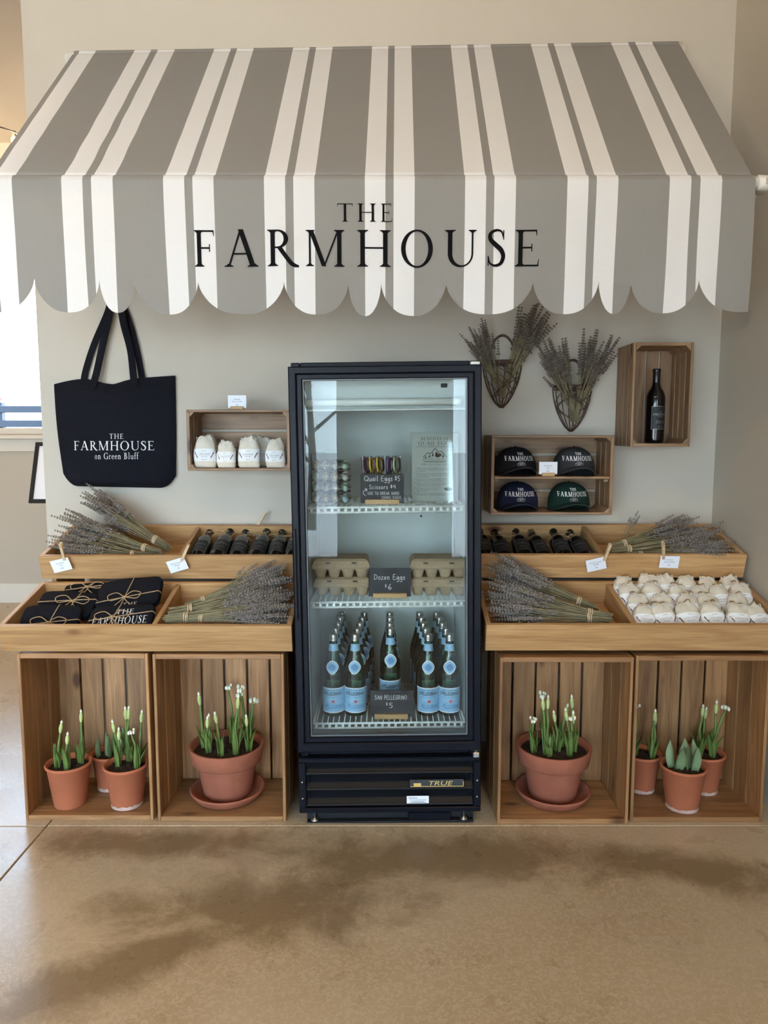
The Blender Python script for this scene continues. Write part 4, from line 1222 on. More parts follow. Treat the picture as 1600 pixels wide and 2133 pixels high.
# ------------------------------------------------------------------ chalkboard signs
def chalk_sign(label, x, y, z, w, h, lines, sw):
    t = thing('chalkboard_sign', label, 'sign', (x, y, z))
    MB().box((0, 0, h / 2 + 0.004), (w, 0.004, h), 0.0008).obj('board', M_chalk, t)
    plank(t, 'stand', (sw[0], -0.002, 0.009), (sw[1], 0.030, 0.018), 'x', 'z', M_base)
    mb = MB(); f = lambda a, b: (a, -0.0028, b)
    for (tx, x0, x1, zz, hh) in lines:
        lay(mb, hand(tx), x0, x1, zz, hh, f)
    if 'Scissors' in label or 'quail' in label:
        for s_ in ([(-0.058, 0.030), (-0.066, 0.036), (-0.066, 0.047), (-0.054, 0.053)], [(-0.062, 0.056), (-0.054, 0.053), (-0.058, 0.046)]):
            p = _smooth(s_, 4)
            for q in _ribbon(p, [0.0018] * len(p)): mb.add([f(a, b) for a, b in q], [(0, 1, 2, 3)])
    mb.obj('lettering', M_print, t)
chalk_sign('black chalkboard sign pricing quail eggs and scissors on the top fridge shelf', -0.006, 2.600, SHZ[0] + 0.0062, 0.153, 0.103, [('Quail Eggs', -0.064, 0.036, 0.083, 0.017), ('$5', 0.044, 0.062, 0.083, 0.017), ('Scissors', -0.047, 0.020, 0.054, 0.015), ('$4', 0.028, 0.048, 0.056, 0.013), ('USE TO BREAK HARD', -0.052, 0.060, 0.034, 0.010), ('QUAIL EGGS', -0.002, 0.066, 0.020, 0.009)], (0.0, 0.122))
chalk_sign('dark chalkboard sign pricing dozen eggs between the egg cartons', 0.021, 2.600, SHZ[1] + 0.0062, 0.153, 0.103, [('Dozen Eggs', -0.057, 0.055, 0.066, 0.018), ('$', -0.018, -0.011, 0.036, 0.013), ('6', -0.006, 0.006, 0.030, 0.019)], (0.0, 0.122))
chalk_sign('dark chalkboard sign pricing mineral water on the bottom fridge shelf', 0.029, 2.590, SHZ[2] + 0.0062, 0.158, 0.100, [('SAN', -0.063, -0.036, 0.070, 0.015), ('PELLEGRINO', -0.028, 0.054, 0.070, 0.015), ('$', -0.022, -0.015, 0.046, 0.012), ('5', -0.010, 0.002, 0.038, 0.018)], (-0.003, 0.122))

# ------------------------------------------------------------------ egg cartons
def egg_carton(label, x, y, z, rz=0.0):
    t = thing('egg_carton', label, 'egg carton', (x, y, z), (0, 0, rz), 'pulp egg cartons in the fridge')
    w, d, hb, hl = 0.200, 0.150, 0.036, 0.031
    mb = MB()
    for i in range(4):
        for j in range(3):
            cx = -w / 2 + w * (i + 0.5) / 4; cy = d * (j + 0.5) / 3
            r0, r1 = 0.0155, 0.0242
            vs_ = []
            for (r, zz, p) in ((r0, 0.0, 4), (r0 + 0.002, 0.004, 4), (r1, hb - 0.004, 6), (r1 + 0.0005, hb, 8)):
                for k in range(12):
                    a = 2 * math.pi * k / 12
                    q = (abs(math.cos(a)) ** p + abs(math.sin(a)) ** p) ** (-1 / p)
                    vs_.append((cx + r * q * math.cos(a), cy + r * q * math.sin(a), zz))
            fs = [tuple(range(12))[::-1]] + [(l_ * 12 + k, l_ * 12 + (k + 1) % 12, l_ * 12 + 12 + (k + 1) % 12, l_ * 12 + 12 + k) for l_ in range(3) for k in range(12)]
            mb.add(vs_, fs, 0, True)
    mb.box((0, d / 2, hb - 0.002), (w + 0.006, d + 0.006, 0.005), 0.001)
    mb.obj('base', M_pulp, t)
    mb = MB()
    def ring(hw, y0, y1, zz): return [(-hw, y0, zz), (hw, y0, zz), (hw, y1, zz), (-hw, y1, zz)]
    lv = [ring(w / 2 + 0.004, -0.004, d + 0.004, hb + 0.001), ring(w / 2 + 0.004, -0.004, d + 0.004, hb + 0.007), ring(w / 2 - 0.002, 0.004, d - 0.004, hb + hl - 0.007), ring(w / 2 - 0.012, 0.015, d - 0.012, hb + hl)]
    mb.add([p for r_ in lv for p in r_], [(a * 4 + k, a * 4 + (k + 1) % 4, a * 4 + 4 + (k + 1) % 4, a * 4 + 4 + k) for a in range(3) for k in range(4)] + [(12, 13, 14, 15)])
    ld = mb.obj('lid', M_pulp, t)
    for sx in (-0.047, 0.047):
        o = MB().box((0, 0, 0), (0.022, 0.004, 0.011), 0.002).obj('latch', M_pulp, ld, (sx, -0.0015, hb + 0.017), (R(-18), 0, 0))
        MB().box((0, -0.0022, 0.0006), (0.016, 0.001, 0.0055), 0.0).obj('latch_slot', M_gasket, o)
    return t
ez = SHZ[1] + 0.0062
egg_carton('bottom pulp egg carton of the left stack in the fridge', -0.152, 2.625, ez)
egg_carton('top pulp egg carton of the left stack in the fridge', -0.156, 2.622, ez + 0.0675, 0.02)
egg_carton('bottom pulp egg carton of the right stack in the fridge', 0.199, 2.625, ez)
egg_carton('top pulp egg carton of the right stack in the fridge', 0.198, 2.622, ez + 0.0675, -0.015)

# ------------------------------------------------------------------ quail eggs in clear cartons
M_eggs = {}
def egg_mat(name, base, spots):
    m, n, l, p = new_mat(name)
    p.inputs['Roughness'].default_value = 0.4
    if spots:
        tc = n.new('ShaderNodeTexCoord'); oi = n.new('ShaderNodeObjectInfo'); ad = n.new('ShaderNodeVectorMath'); ad.operation = 'ADD'
        l.new(tc.outputs['Object'], ad.inputs[0]); l.new(oi.outputs['Random'], ad.inputs[1])
        nz = n.new('ShaderNodeTexNoise'); nz.inputs['Scale'].default_value = 170; nz.inputs['Detail'].default_value = 3
        l.new(ad.outputs[0], nz.inputs['Vector'])
        rp = n.new('ShaderNodeValToRGB'); rp.color_ramp.elements[0].position = 0.55; rp.color_ramp.elements[0].color = base; rp.color_ramp.elements[1].position = 0.60; rp.color_ramp.elements[1].color = S(52, 42, 34)
        l.new(nz.outputs['Fac'], rp.inputs[0]); l.new(rp.outputs[0], p.inputs['Base Color'])
    else:
        p.inputs['Base Color'].default_value = base
    return m
EM = {'pale green': egg_mat('egg_green', S(176, 198, 180), False), 'off-white': egg_mat('egg_white', S(216, 216, 206), False), 'dark-speckled cream': egg_mat('egg_spotted', S(206, 194, 166), True), 'speckled tan': egg_mat('egg_tan', S(188, 160, 120), True), 'pale blue': egg_mat('egg_blue', S(190, 212, 216), False)}
EGG = {}
for k_, m_ in EM.items():
    pr = []
    for i in range(11):
        a = math.pi * i / 10
        zz = -0.0165 * math.cos(a); r = 0.0125 * math.sin(a) * (1 - 0.10 * math.cos(a) * -1 * -1)
        pr.append((max(r, 0), zz))
    EGG[k_] = MB().lathe(pr, 16).mesh('quail_egg', m_)
pat = [['off-white', 'speckled tan', 'speckled tan', 'pale blue'], ['pale green', 'dark-speckled cream', 'dark-speckled cream', 'pale green'], ['pale green', 'dark-speckled cream', 'speckled tan', 'off-white'], ['dark-speckled cream', 'dark-speckled cream', 'dark-speckled cream', 'pale green']]
tiers = ['bottom', 'second', 'third', 'top']; ords = ['first', 'second', 'third', 'fourth']
qz = SHZ[0] + 0.0062
for t_ in range(4):
    z = qz + t_ * 0.0395
    q = thing('quail_egg_carton', '%s clear plastic carton of the quail egg stack in the fridge' % tiers[t_], 'egg carton', (-0.192, 2.610, z), group='clear quail egg cartons')
    mb = MB(); W, D = 0.140, 0.100
    mb.grid(lambda u, v: (-W / 2 + W * u, D * v, 0.0014 + 0.006 * abs(math.cos(u * 4 * math.pi)) * abs(math.cos(v * 3 * math.pi))), 32, 12)
    mb.box((0, D / 2, 0.0185), (W + 0.008, D + 0.008, 0.0012))
    mb.obj('carton_base', M_plastic, q)
    mb = MB()
    mb.grid(lambda u, v: (-W / 2 + W * u, D * v, 0.0205 + 0.0175 * min(1, 6 * min(u, 1 - u, v, 1 - v) + 0.1)), 24, 12)
    mb.obj('carton_lid', M_plastic, q)
    for r_ in range(2):
        for c_ in range(4):
            kind = pat[t_][c_] if r_ == 0 else pat[(t_ + 2) % 4][(c_ + 1) % 4]
            e = link('quail_egg', EGG[kind], None, (-0.192 - 0.0525 + 0.035 * c_, 2.628 + 0.034 * r_, z + 0.0195), (random.uniform(-.2, .2), random.uniform(-.15, .15), random.uniform(0, 6)))
            tag(e, '%s quail egg, %s from left in the %s row of the %s clear carton' % (kind, ords[c_], 'front' if r_ == 0 else 'rear', tiers[t_]), 'egg', 'quail eggs in clear cartons')
# bent wire rack lying over the top carton
mb = MB(); mb.tube([(0, 0, -0.15), (0, 0, 0.018), (0.004, 0, 0.022), (0.046, 0, 0.024), (0.048, 0, 0.028)], 0.0016, 6)
tag(mb.obj('wire_hook', M_gasket, loc=(-0.2625, 2.65, qz + 0.158)), 'thin bent wire beside the stacked quail egg cartons', 'wire')

# ------------------------------------------------------------------ scissors with coloured handles
M_h = [('purple', mat('handle_plum', S(132, 96, 120), 0.4)), ('yellow', mat('handle_yellow', S(214, 170, 52), 0.4)), ('golden', mat('handle_gold', S(206, 158, 40), 0.4)), ('violet', mat('handle_violet', S(112, 84, 150), 0.4)), ('pale green', mat('handle_mint', S(186, 198, 160), 0.4))]
for k, (cn_, m_) in enumerate(M_h):
    x = -0.052 + 0.0255 * k
    t = thing('scissors', 'quail egg scissors with %s loop handles behind the price sign' % cn_, 'scissors', (x, 2.655, SHZ[0] + 0.0062), (R(-4), R(random.uniform(-5, 5)), R(55)), 'quail egg scissors')
    for s_ in (-1, 1):
        mb = MB(); mb.tube([(s_ * 0.0125 + 0.0105 * math.cos(R(a)), s_ * 0.002, 0.138 + 0.024 * math.sin(R(a))) for a in range(0, 360, 20)], 0.0033, 8, closed=True)
        mb.tube([(s_ * 0.0085, s_ * 0.002, 0.116), (s_ * 0.003, s_ * 0.001, 0.085), (0, 0, 0.065)], 0.0034, 8)
        mb.obj('handle', m_, t)
        mb = MB(); mb.add([(-s_ * 0.001, s_ * 0.0012, 0.072), (s_ * 0.006, s_ * 0.0012, 0.072), (s_ * 0.001, s_ * 0.0012, 0.002), (-s_ * 0.001, s_ * 0.0002, 0.072), (s_ * 0.006, s_ * 0.0002, 0.072), (s_ * 0.001, s_ * 0.0002, 0.002)], [(0, 1, 2), (3, 5, 4), (0, 3, 4, 1), (1, 4, 5, 2), (2, 5, 3, 0)])
        mb.obj('blade', M_alu, t)
    mb = MB()
    mb.grid(lambda u, v: (0.030 * math.cos(2 * math.pi * u) * (1 - 0.25 * v), (0.0085 + 0.003 * math.sin(9 * u * 6.28 + 5 * v)) * math.sin(2 * math.pi * u), 0.004 + 0.166 * v), 20, 8)
    mb.obj('clear_wrapper', M_plastic, t)

# ------------------------------------------------------------------ quail poster
PO = thing('information_poster', 'printed quail egg benefits sheet in a clear holder on the top fridge shelf', 'poster', (0.187, 2.690, SHZ[0] + 0.0065), (R(-5), 0, 0))
pw, ph = 0.168, 0.250
MB().box((0, 0, ph / 2), (pw, 0.001, ph)).obj('sheet', M_poster, PO)
MB().box((0, -0.0022, ph / 2), (pw + 0.012, 0.0015, ph + 0.012)).obj('clear_holder', M_plastic, PO)
MB().box((0, 0.03, 0.001), (pw + 0.012, 0.055, 0.002)).obj('holder_foot', M_plastic, PO)
mb = MB(); f = lambda x, z: (x, -0.0008, z)
lay(mb, serif('BENEFITS OF', 0.08), -0.052, 0.052, 0.226, 0.011, f)
lay(mb, serif('QUAIL EGGS', 0.08), -0.062, 0.062, 0.207, 0.014, f)
mb.box((0, -0.0008, 0.2015), (0.140, 0.0002, 0.0012))
lay(mb, serif('MOUNTAIN VIEW QUAIL', 0.06), -0.046, 0.046, 0.1505, 0.0085, f)
# mountain range emblem: ridge, snow lines and a standing bird
ridge = [(-0.044, 0.163), (-0.026, 0.180), (-0.016, 0.176), (0.0, 0.196), (0.014, 0.181), (0.024, 0.186), (0.044, 0.163)]
for a, b in zip(ridge, ridge[1:]):
    for q in _ribbon([a, b], [0.0024, 0.0024]): mb.add([f(*p) for p in q], [(0, 1, 2, 3)])
for x, z, h in ((-0.02, 0.166, 0.010), (-0.008, 0.17, 0.014), (0.004, 0.172, 0.012), (0.030, 0.166, 0.010), (-0.034, 0.163, 0.006)):
    mb.add([f(x, z + h), f(x - 0.004, z - 0.004), f(x + 0.004, z - 0.003)], [(0, 1, 2)])
mb.add([f(0.013 + 0.011 * math.cos(R(a)) + 0.004 * math.sin(R(a)), 0.170 + 0.007 * math.sin(R(a))) for a in range(0, 360, 24)], [tuple(range(15))])
mb.add([f(0.006 + 0.004 * math.cos(R(a)), 0.178 + 0.004 * math.sin(R(a))) for a in range(0, 360, 36)], [tuple(range(10))])
mb.box((0, -0.0008, 0.1465), (0.080, 0.0002, 0.0022))
lay(mb, serif('WHY EAT QUAIL EGGS', 0.06), -0.050, 0.050, 0.1335, 0.0066, f)
para = ['Highly nutritious: Quail eggs are packed with vitamins', 'and minerals, including B12, D, choline, iron, zinc,', 'and selenium.', 'Rich in antioxidants: they contain antioxidants', 'that help support your immune system and protect your', 'cells from damage.', 'Good source of protein: Quail eggs provide a high-', 'quality protein with all essential amino acids.', 'Lower in cholesterol: some studies indicate quail eggs', 'may have lower cholesterol than chicken eggs,', 'making them a heart-healthy choice.', 'Aid digestion: the nutrients in quail', 'eggs can help support a healthy', 'digestive system.', 'Allergy-friendly: individuals allergic to chicken eggs', 'are often able to enjoy quail eggs without a reaction.']
z = 0.1235
for i, tx in enumerate(para):
    if i in (0, 3, 6, 8, 11, 14):
        z -= 0.0022
        mb.box((-0.071, -0.0008, z + 0.0016), (0.0022, 0.0002, 0.0022))
    lay(mb, plain(tx), -0.067, -0.067 + 0.00252 * len(tx) if i not in (11, 12, 13) else -0.067 + 0.0024 * len(tx), z, 0.0036, f)
    z -= 0.0058
for x, zz in ((0.040, 0.047), (0.050, 0.050), (0.060, 0.046), (0.046, 0.043), (0.056, 0.042)):
    mb.add([f(x + 0.0062 * math.cos(R(a)), zz + 0.0042 * math.sin(R(a))) for a in range(0, 360, 36)], [tuple(range(10))])
mb.obj('print', M_postink, PO)

# ------------------------------------------------------------------ lavender
def lav_meshes(seed, L, n, fan, flat, spike=(0.08, 0.135), bend=0.02, fm=None):
    """stems and flower spikes of a bunch: cut ends at the origin, running along +x"""
    rr = random.Random(seed)
    st = MB(); fl = MB()
    for i in range(n):
        a = rr.uniform(0, 2 * math.pi); q = math.sqrt(rr.random())
        ln = L * rr.uniform(0.66, 1.0)
        bx = rr.uniform(-0.012, 0.012)
        y0, z0 = 0.013 * q * math.cos(a), 0.013 * q * math.sin(a)
        sp = fan * q
        y1, z1 = sp * math.cos(a) + rr.gauss(0, 0.006), sp * math.sin(a) * flat + rr.gauss(0, 0.004)
        bz = rr.uniform(-bend, bend); by = rr.uniform(-bend, bend)
        def pt(t):
            s_ = max(0.0, (t - 0.16) / 0.84)
            e = s_ ** 1.15
            tw = -1 if t < 0.16 else 1
            k0 = 1 + (0.16 - t) * 2.0 if t < 0.16 else 1
            return (bx + ln * t, y0 * k0 + y1 * e + by * s_ * s_, z0 * k0 + z1 * e + bz * s_ * s_)
        st.tube([pt(j / 5) for j in range(6)], [0.0013] * 5 + [0.0007], 4, caps=False)
        sl = rr.uniform(*spike) / ln
        t = 1 - sl
        nw = int(sl * ln / 0.0098)
        p_end = Vector(pt(1.0)); d = (p_end - Vector(pt(1 - sl))).normalized()
        u = d.cross(Vector((0.1, 0.3, 1))).normalized(); w = d.cross(u)
        for j in range(nw):
            g = (j + 0.3) / nw
            c = Vector(pt(1 - sl + sl * g))
            r0 = 0.0060 * (1 - 0.5 * g) * rr.uniform(0.8, 1.15)
            if j == 0 and rr.random() < 0.6:
                c = Vector(pt(1 - sl - 0.05)); r0 *= 0.8
            ph = rr.uniform(0, 6.28)
            for m in range(4):
                an = ph + m * 1.571
                o = c + (u * math.cos(an) + w * math.sin(an)) * r0 + d * 0.0025
                e = r0 * 0.62
                # small bud: an octahedron stretched along the spike
                dx, dy, dz = d * e * 1.5, u * e, w * e
                k = len(fl.v)
                for v_ in (o + dx, o - dx, o + dy, o - dy, o + dz, o - dz): fl.v.append(v_[:])
                for f_ in ((0, 2, 4), (0, 4, 3), (0, 3, 5), (0, 5, 2), (1, 4, 2), (1, 3, 4), (1, 5, 3), (1, 2, 5)):
                    fl.f.append(tuple(k + q_ for q_ in f_)); fl.m.append(0); fl.sm.append(False)
    bd = MB()
    for xx in (L * 0.135, L * 0.15, L * 0.162):
        r_ = 0.0165
        bd.tube([(xx + 0.002 * math.sin(q_), r_ * math.cos(q_), r_ * 0.95 * math.sin(q_)) for q_ in [2 * math.pi * k / 16 for k in range(16)]], 0.0019, 6, closed=True)
    return st.mesh('stems', M_stem), fl.mesh('flower_spikes', fm or M_flower), bd.mesh('tie', M_band)
LV = [lav_meshes(11 + k, 0.42, 50, 0.072, 0.55) for k in range(4)]
LB = [lav_meshes(31 + k, 0.36, 36, 0.062, 0.45, (0.07, 0.12), 0.03, M_flower_dark) for k in range(4)]
def lavender(label, a, b, var, group, tie=True, up=(0, 0, 1), base=0.42):
    a, b = Vector(a), Vector(b)
    M = basis(a, b - a, up)
    s_ = (b - a).length / (base * 0.93)
    t = thing('lavender_bunch', label, 'lavender bunch', group=group, M=M @ Matrix.Diagonal((s_, 1, 1, 1)) if False else M)
    t.scale = (s_, min(1.15, max(0.85, s_)), min(1.15, max(0.85, s_)))
    tag(link('stems', var[0], t), kind='stuff'); tag(link('flower_spikes', var[1], t), kind='stuff')
    if tie: link('tie', var[2], t)
    return t
g = 'dried lavender bundles in the trays'
lavender('dried lavender bundle standing tallest at the back of the upper left tray', (-0.872, 2.935, 0.912), (-1.225, 3.06, 1.105), LV[0], g, up=(0, 0.3, 1))
lavender('dried lavender bundle in the middle of three in the upper left tray', (-0.892, 2.885, 0.900), (-1.285, 2.99, 1.010), LV[1], g, up=(0, 0.3, 1))
lavender('dried lavender bundle lying along the front of the upper left tray', (-0.925, 2.850, 0.893), (-1.312, 2.885, 0.935), LV[2], g, up=(0, 0.3, 1))
lavender('dried lavender bundle at the back of the lower left tray', (-0.720, 2.640, 0.745), (-0.385, 2.735, 0.850), LV[3], g, up=(0, -0.2, 1))
lavender('upper of two rubber-banded lavender bundles in the lower left tray', (-0.765, 2.585, 0.735), (-0.352, 2.650, 0.800), LV[1], g, up=(0, -0.2, 1))
lavender('lower of two rubber-banded lavender bundles in the lower left tray', (-0.770, 2.545, 0.722), (-0.345, 2.580, 0.752), LV[0], g, up=(0, -0.2, 1))
lavender('dried lavender bundle along the front board of the lower left tray', (-0.705, 2.545, 0.718), (-0.350, 2.555, 0.752), LV[2], g, up=(0, -0.2, 1))
lavender('dried lavender bundle reaching highest in the lower right tray', (0.775, 2.640, 0.735), (0.420, 2.740, 0.885), LV[1], g, up=(0, -0.2, 1))
lavender('dried lavender bundle with a band showing in the lower right tray', (0.803, 2.560, 0.722), (0.392, 2.640, 0.800), LV[0], g, up=(0, -0.2, 1))
lavender('dried lavender bundle at the front of the lower right tray', (0.790, 2.545, 0.716), (0.392, 2.565, 0.760), LV[3], g, up=(0, -0.2, 1))
lavender('dried lavender bundle at the back of the upper right tray', (0.915, 2.940, 0.915), (1.290, 3.035, 0.990), LV[2], g, up=(0, 0.2, 1))
lavender('dried lavender bundle in the middle of the upper right tray', (0.905, 2.890, 0.905), (1.345, 2.960, 0.945), LV[3], g, up=(0, 0.2, 1))
lavender('dried lavender bundle along the front of the upper right tray', (0.945, 2.855, 0.893), (1.345, 2.875, 0.910), LV[0], g, up=(0, 0.2, 1))
SPG = [lav_meshes(77 + k, 0.30, 5, 0.012, 0.6, (0.05, 0.07)) for k in range(2)]
lavender('single upright lavender sprig rising from the upper right tray', (0.975, 2.970, 0.925), (1.058, 3.055, 1.040), SPG[0], g, tie=False, base=0.30)
lavender('single lavender sprig poking up at the lower left tray by the fridge', (-0.640, 2.640, 0.760), (-0.500, 2.740, 0.890), SPG[1], g, tie=False, base=0.30)

# ------------------------------------------------------------------ willow wall baskets with lavender
def basket(label, x, zr, zbot, seed):
    """zr = rim height, zbot = tip height"""
    rr = random.Random(seed)
    h = zr - zbot; w = 0.076
    t = thing('wall_basket', label, 'basket', (x, WY, zbot))
    wob = lambda k: rr.uniform(-k, k)
    def cone(a, s_):
        """a = angle round the front half, s_ = 0 rim .. 1 tip"""
        r = w * (1 - s_ ** 1.7) ** 0.75 + 0.006
        return (r * math.cos(a), -0.008 - 0.85 * r * max(0, math.sin(a)), h * (1 - s_))
    for k in range(4):
        z = h - 0.004 + 0.006 * k - 0.006
        MB().tube([(w * 1.03 * math.cos(a) + wob(0.002), -0.008 - 0.066 * max(-0.05, math.sin(a)) + wob(0.002), z + wob(0.003)) for a in [2 * math.pi * q / 26 for q in range(26)]], 0.0026, 6, closed=True).obj('rim_twig', M_twig, t)
    for k in range(9):
        a = math.pi * k / 8
        MB().tube([cone(a, s_ / 9) for s_ in range(10)], 0.0024, 6).obj('rib', M_twig, t)
    for k in range(9):
        a0 = math.pi * rr.random(); d = rr.choice((-1, 1)) * rr.uniform(1.2, 2.6); s0 = rr.uniform(0.0, 0.35); s1 = s0 + rr.uniform(0.3, 0.6)
        pts = []
        for q in range(12):
            f_ = q / 11; a = a0 + d * f_
            a = abs((a + math.pi) % (2 * math.pi) - math.pi)
            p = cone(a, min(0.97, s0 + (s1 - s0) * f_)); pts.append((p[0], p[1] - 0.003, p[2]))
        MB().tube(pts, 0.0018, 5).obj('weave_twig', M_twig, t)
    for k in range(3):
        MB().tube([((w * 0.74 + wob(0.002)) * math.cos(a), -0.006 - 0.003 * k, h + (0.112 + 0.003 * k) * math.sin(a)) for a in [math.pi * q / 18 for q in range(19)]], 0.0026, 6).obj('handle', M_twig, t)
    return t
basket('willow cone wall basket of lavender beside the top corner of the fridge', 0.499, 1.668, 1.482, 3)
basket('willow cone wall basket of lavender nearer the tall crate', 0.797, 1.566, 1.382, 5)
g = 'lavender bunches in the wall baskets'
yb = WY - 0.045
def bl(label, a, b, v): lavender(label, (a[0], yb, a[1]), (b[0], WY - 0.085, b[1]), LB[v], g, tie=False, up=(0, -1, 0.01), base=0.36)
bl('left lavender bunch in the basket beside the fridge corner', (0.502, 1.535), (0.375, 1.800), 0)
bl('tall right lavender bunch in the basket beside the fridge corner', (0.490, 1.535), (0.645, 1.885), 1)
bl('left lavender bunch in the basket nearer the tall crate', (0.812, 1.430), (0.672, 1.735), 2)
bl('right lavender bunch in the basket nearer the tall crate', (0.792, 1.430), (0.900, 1.770), 3)

# ------------------------------------------------------------------ wine bottles
WPROF = [(0.0, 0.004), (0.030, 0.0), (0.0362, 0.003), (0.0375, 0.010), (0.0375, 0.178), (0.0362, 0.192), (0.0310, 0.208), (0.0215, 0.222), (0.0160, 0.236), (0.0145, 0.250)]
WFOIL = [(0.0150, 0.226 + 0.018), (0.0152, 0.288), (0.0166, 0.290), (0.0166, 0.298), (0.0150, 0.302), (0.0, 0.302)]
def wine_parts(root):
    MB().lathe(WPROF, 30).obj('bottle_glass', M_wine, root)
    MB().lathe(WFOIL, 24).obj('foil_cap', M_foil, root)
    mb = MB(); a = 1.0; r = 0.0380
    mb.lathe([(r, 0.055), (r, 0.150)], 24, 0, a0=-math.pi / 2 - a, a1=-math.pi / 2 + a)
    for z in (0.0565, 0.1485):
        mb.lathe([(r + 0.0002, z - 0.0006), (r + 0.0002, z + 0.0006)], 24, 1, a0=-math.pi / 2 - a * 0.96, a1=-math.pi / 2 + a * 0.96)
    f = lambda x, z: ((r + 0.0004) * math.sin(x / r), -(r + 0.0004) * math.cos(x / r), z)
    for s_ in (-1, 1):
        mb.add([f(s_ * 0.0360, 0.0565), f(s_ * 0.0352, 0.0565), f(s_ * 0.0352, 0.1485), f(s_ * 0.0360, 0.1485)], [(0, 1, 2, 3)], 1)
    lb = mb.obj('label', [M_winelab, M_silver], root)
    mb = MB()
    lay(mb, serif('THE', 0.1), -0.0055, 0.0055, 0.1240, 0.0045, f)
    lay(mb, serif('FARMHOUSE', 0.1), -0.029, 0.029, 0.1120, 0.0085, f)
    lay(mb, serif('on Green Bluff', 0.1), -0.012, 0.012, 0.1055, 0.0045, f)
    lay(mb, plain('Cabernet Sauvignon'), -0.018, 0.018, 0.0880, 0.0035, f)
    lay(mb, plain('COLUMBIA VALLEY'), -0.020, 0.020, 0.0810, 0.0032, f)
    lay(mb, plain('2 0 1 9'), -0.010, 0.010, 0.0640, 0.0050, f)
    mb.obj('label_lettering', M_silver, lb)
wp_ = thing('wine_bottle', 'dark wine bottle standing upright in the tall wall crate', 'bottle', (1.118, WY - 0.105, 1.321 + 0.0135), (0, 0, 0.25))
wine_parts(wp_); remember(wp_)
g = 'wine bottles lying in the upper trays'
def lying_wine(label, x, var, roll):
    b = copy_tree(wp_); b['label'] = label; b['group'] = g
    yl, zl = 0.026, 0.046 + 0.004 * (var % 2)
    base = on_tray(UP, x, yl, zl)
    dirv = Vector((0.02 * (1 if var % 2 else -1), math.cos(R(18)), math.sin(R(18))))
    z = dirv.normalized(); up = Vector((0, 0, 1)); front = (up - z * up.dot(z)).normalized()   # label faces up
    y = -front; xx = y.cross(z)
    M = Matrix((xx, y, z)).transposed().to_4x4(); M.translation = base
    b.matrix_local = M @ Matrix.Rotation(roll, 4, 'Z')
nm = ['first', 'second', 'third', 'fourth', 'fifth', 'sixth']
for k, x in enumerate((-0.738, -0.662, -0.584, -0.506, -0.429, -0.363)):
    lying_wine('dark wine bottle lying in the upper left tray, %s from the divider' % nm[k], x, k, random.uniform(-0.2, 0.2))
for k, x in enumerate((0.798, 0.716, 0.634, 0.556, 0.477, 0.402)):
    lying_wine('dark wine bottle lying in the upper right tray, %s from the divider' % nm[k], x, k, random.uniform(-0.2, 0.2))
def straw(x0, x1, label, seed):
    rr = random.Random(seed); mb = MB()
    for k in range(240):
        x = rr.uniform(x0 + 0.01, x1 - 0.01)
        back = rr.random() < 0.55
        yl = rr.uniform(0.225, 0.305) if back else rr.uniform(0.03, 0.28)
        zl = rr.uniform(0.02, 0.088) if back else rr.uniform(0.013, 0.03)
        p = on_tray(UP, x, yl, zl); a = rr.uniform(0, 6.28); ln = rr.uniform(0.02, 0.05)
        pts = []
        for q in range(5):
            a += rr.uniform(-0.7, 0.7); p = p + Vector((math.cos(a) * ln / 4, math.sin(a) * ln / 8, rr.uniform(-0.004, 0.006)))
            p.x = min(max(p.x, x0 + 0.002), x1 - 0.002); p.y = min(p.y, UP[0] + 0.29)
            pts.append(p.copy())
        mb.tube(pts, 0.0009, 4, caps=False)
    tag(mb.obj('straw_packing', M_straw), label, 'straw', kind='stuff')
straw(-0.778, -0.342, 'shredded straw packing around the wine bottles in the upper left tray', 5)
straw(0.372, 0.838, 'shredded straw packing around the wine bottles in the upper right tray', 6)

# ------------------------------------------------------------------ cotton lavender sachets
def sachet_ring(z, seed, grow=0.0, H=0.128):
    s_ = z / H
    key = [(0.0, 0.038, 0.010), (0.05, 0.0425, 0.019), (0.25, 0.0435, 0.025), (0.55, 0.0425, 0.026), (0.70, 0.0400, 0.024), (0.82, 0.0345, 0.020), (0.90, 0.0275, 0.015), (0.95, 0.0215, 0.010), (1.0, 0.0205, 0.009)]
    for (a, w0, d0), (b, w1, d1) in zip(key, key[1:]):
        if a <= s_ <= b + 1e-6:
            f = (s_ - a) / (b - a); w = w0 + (w1 - w0) * f; d = d0 + (d1 - d0) * f; break
    out = []
    for k in range(28):
        t = 2 * math.pi * k / 28
        p = 2.7
        q = (abs(math.cos(t)) ** p + abs(math.sin(t)) ** p) ** (-1 / p)
        ruf = (0.0042 * math.sin(6 * t + seed * 2 + 4 * s_) * max(0, (s_ - 0.58) / 0.42) + 0.0020 * math.sin(3 * t + 9 * s_ + seed) + 0.0014 * math.sin(5 * t - 23 * s_ + 2 * seed) * (s_ > 0.05))
        out.append(((w * q + ruf + grow) * math.cos(t), (d * q + ruf * 0.8 + grow) * math.sin(t), z))
    return out
SM = []
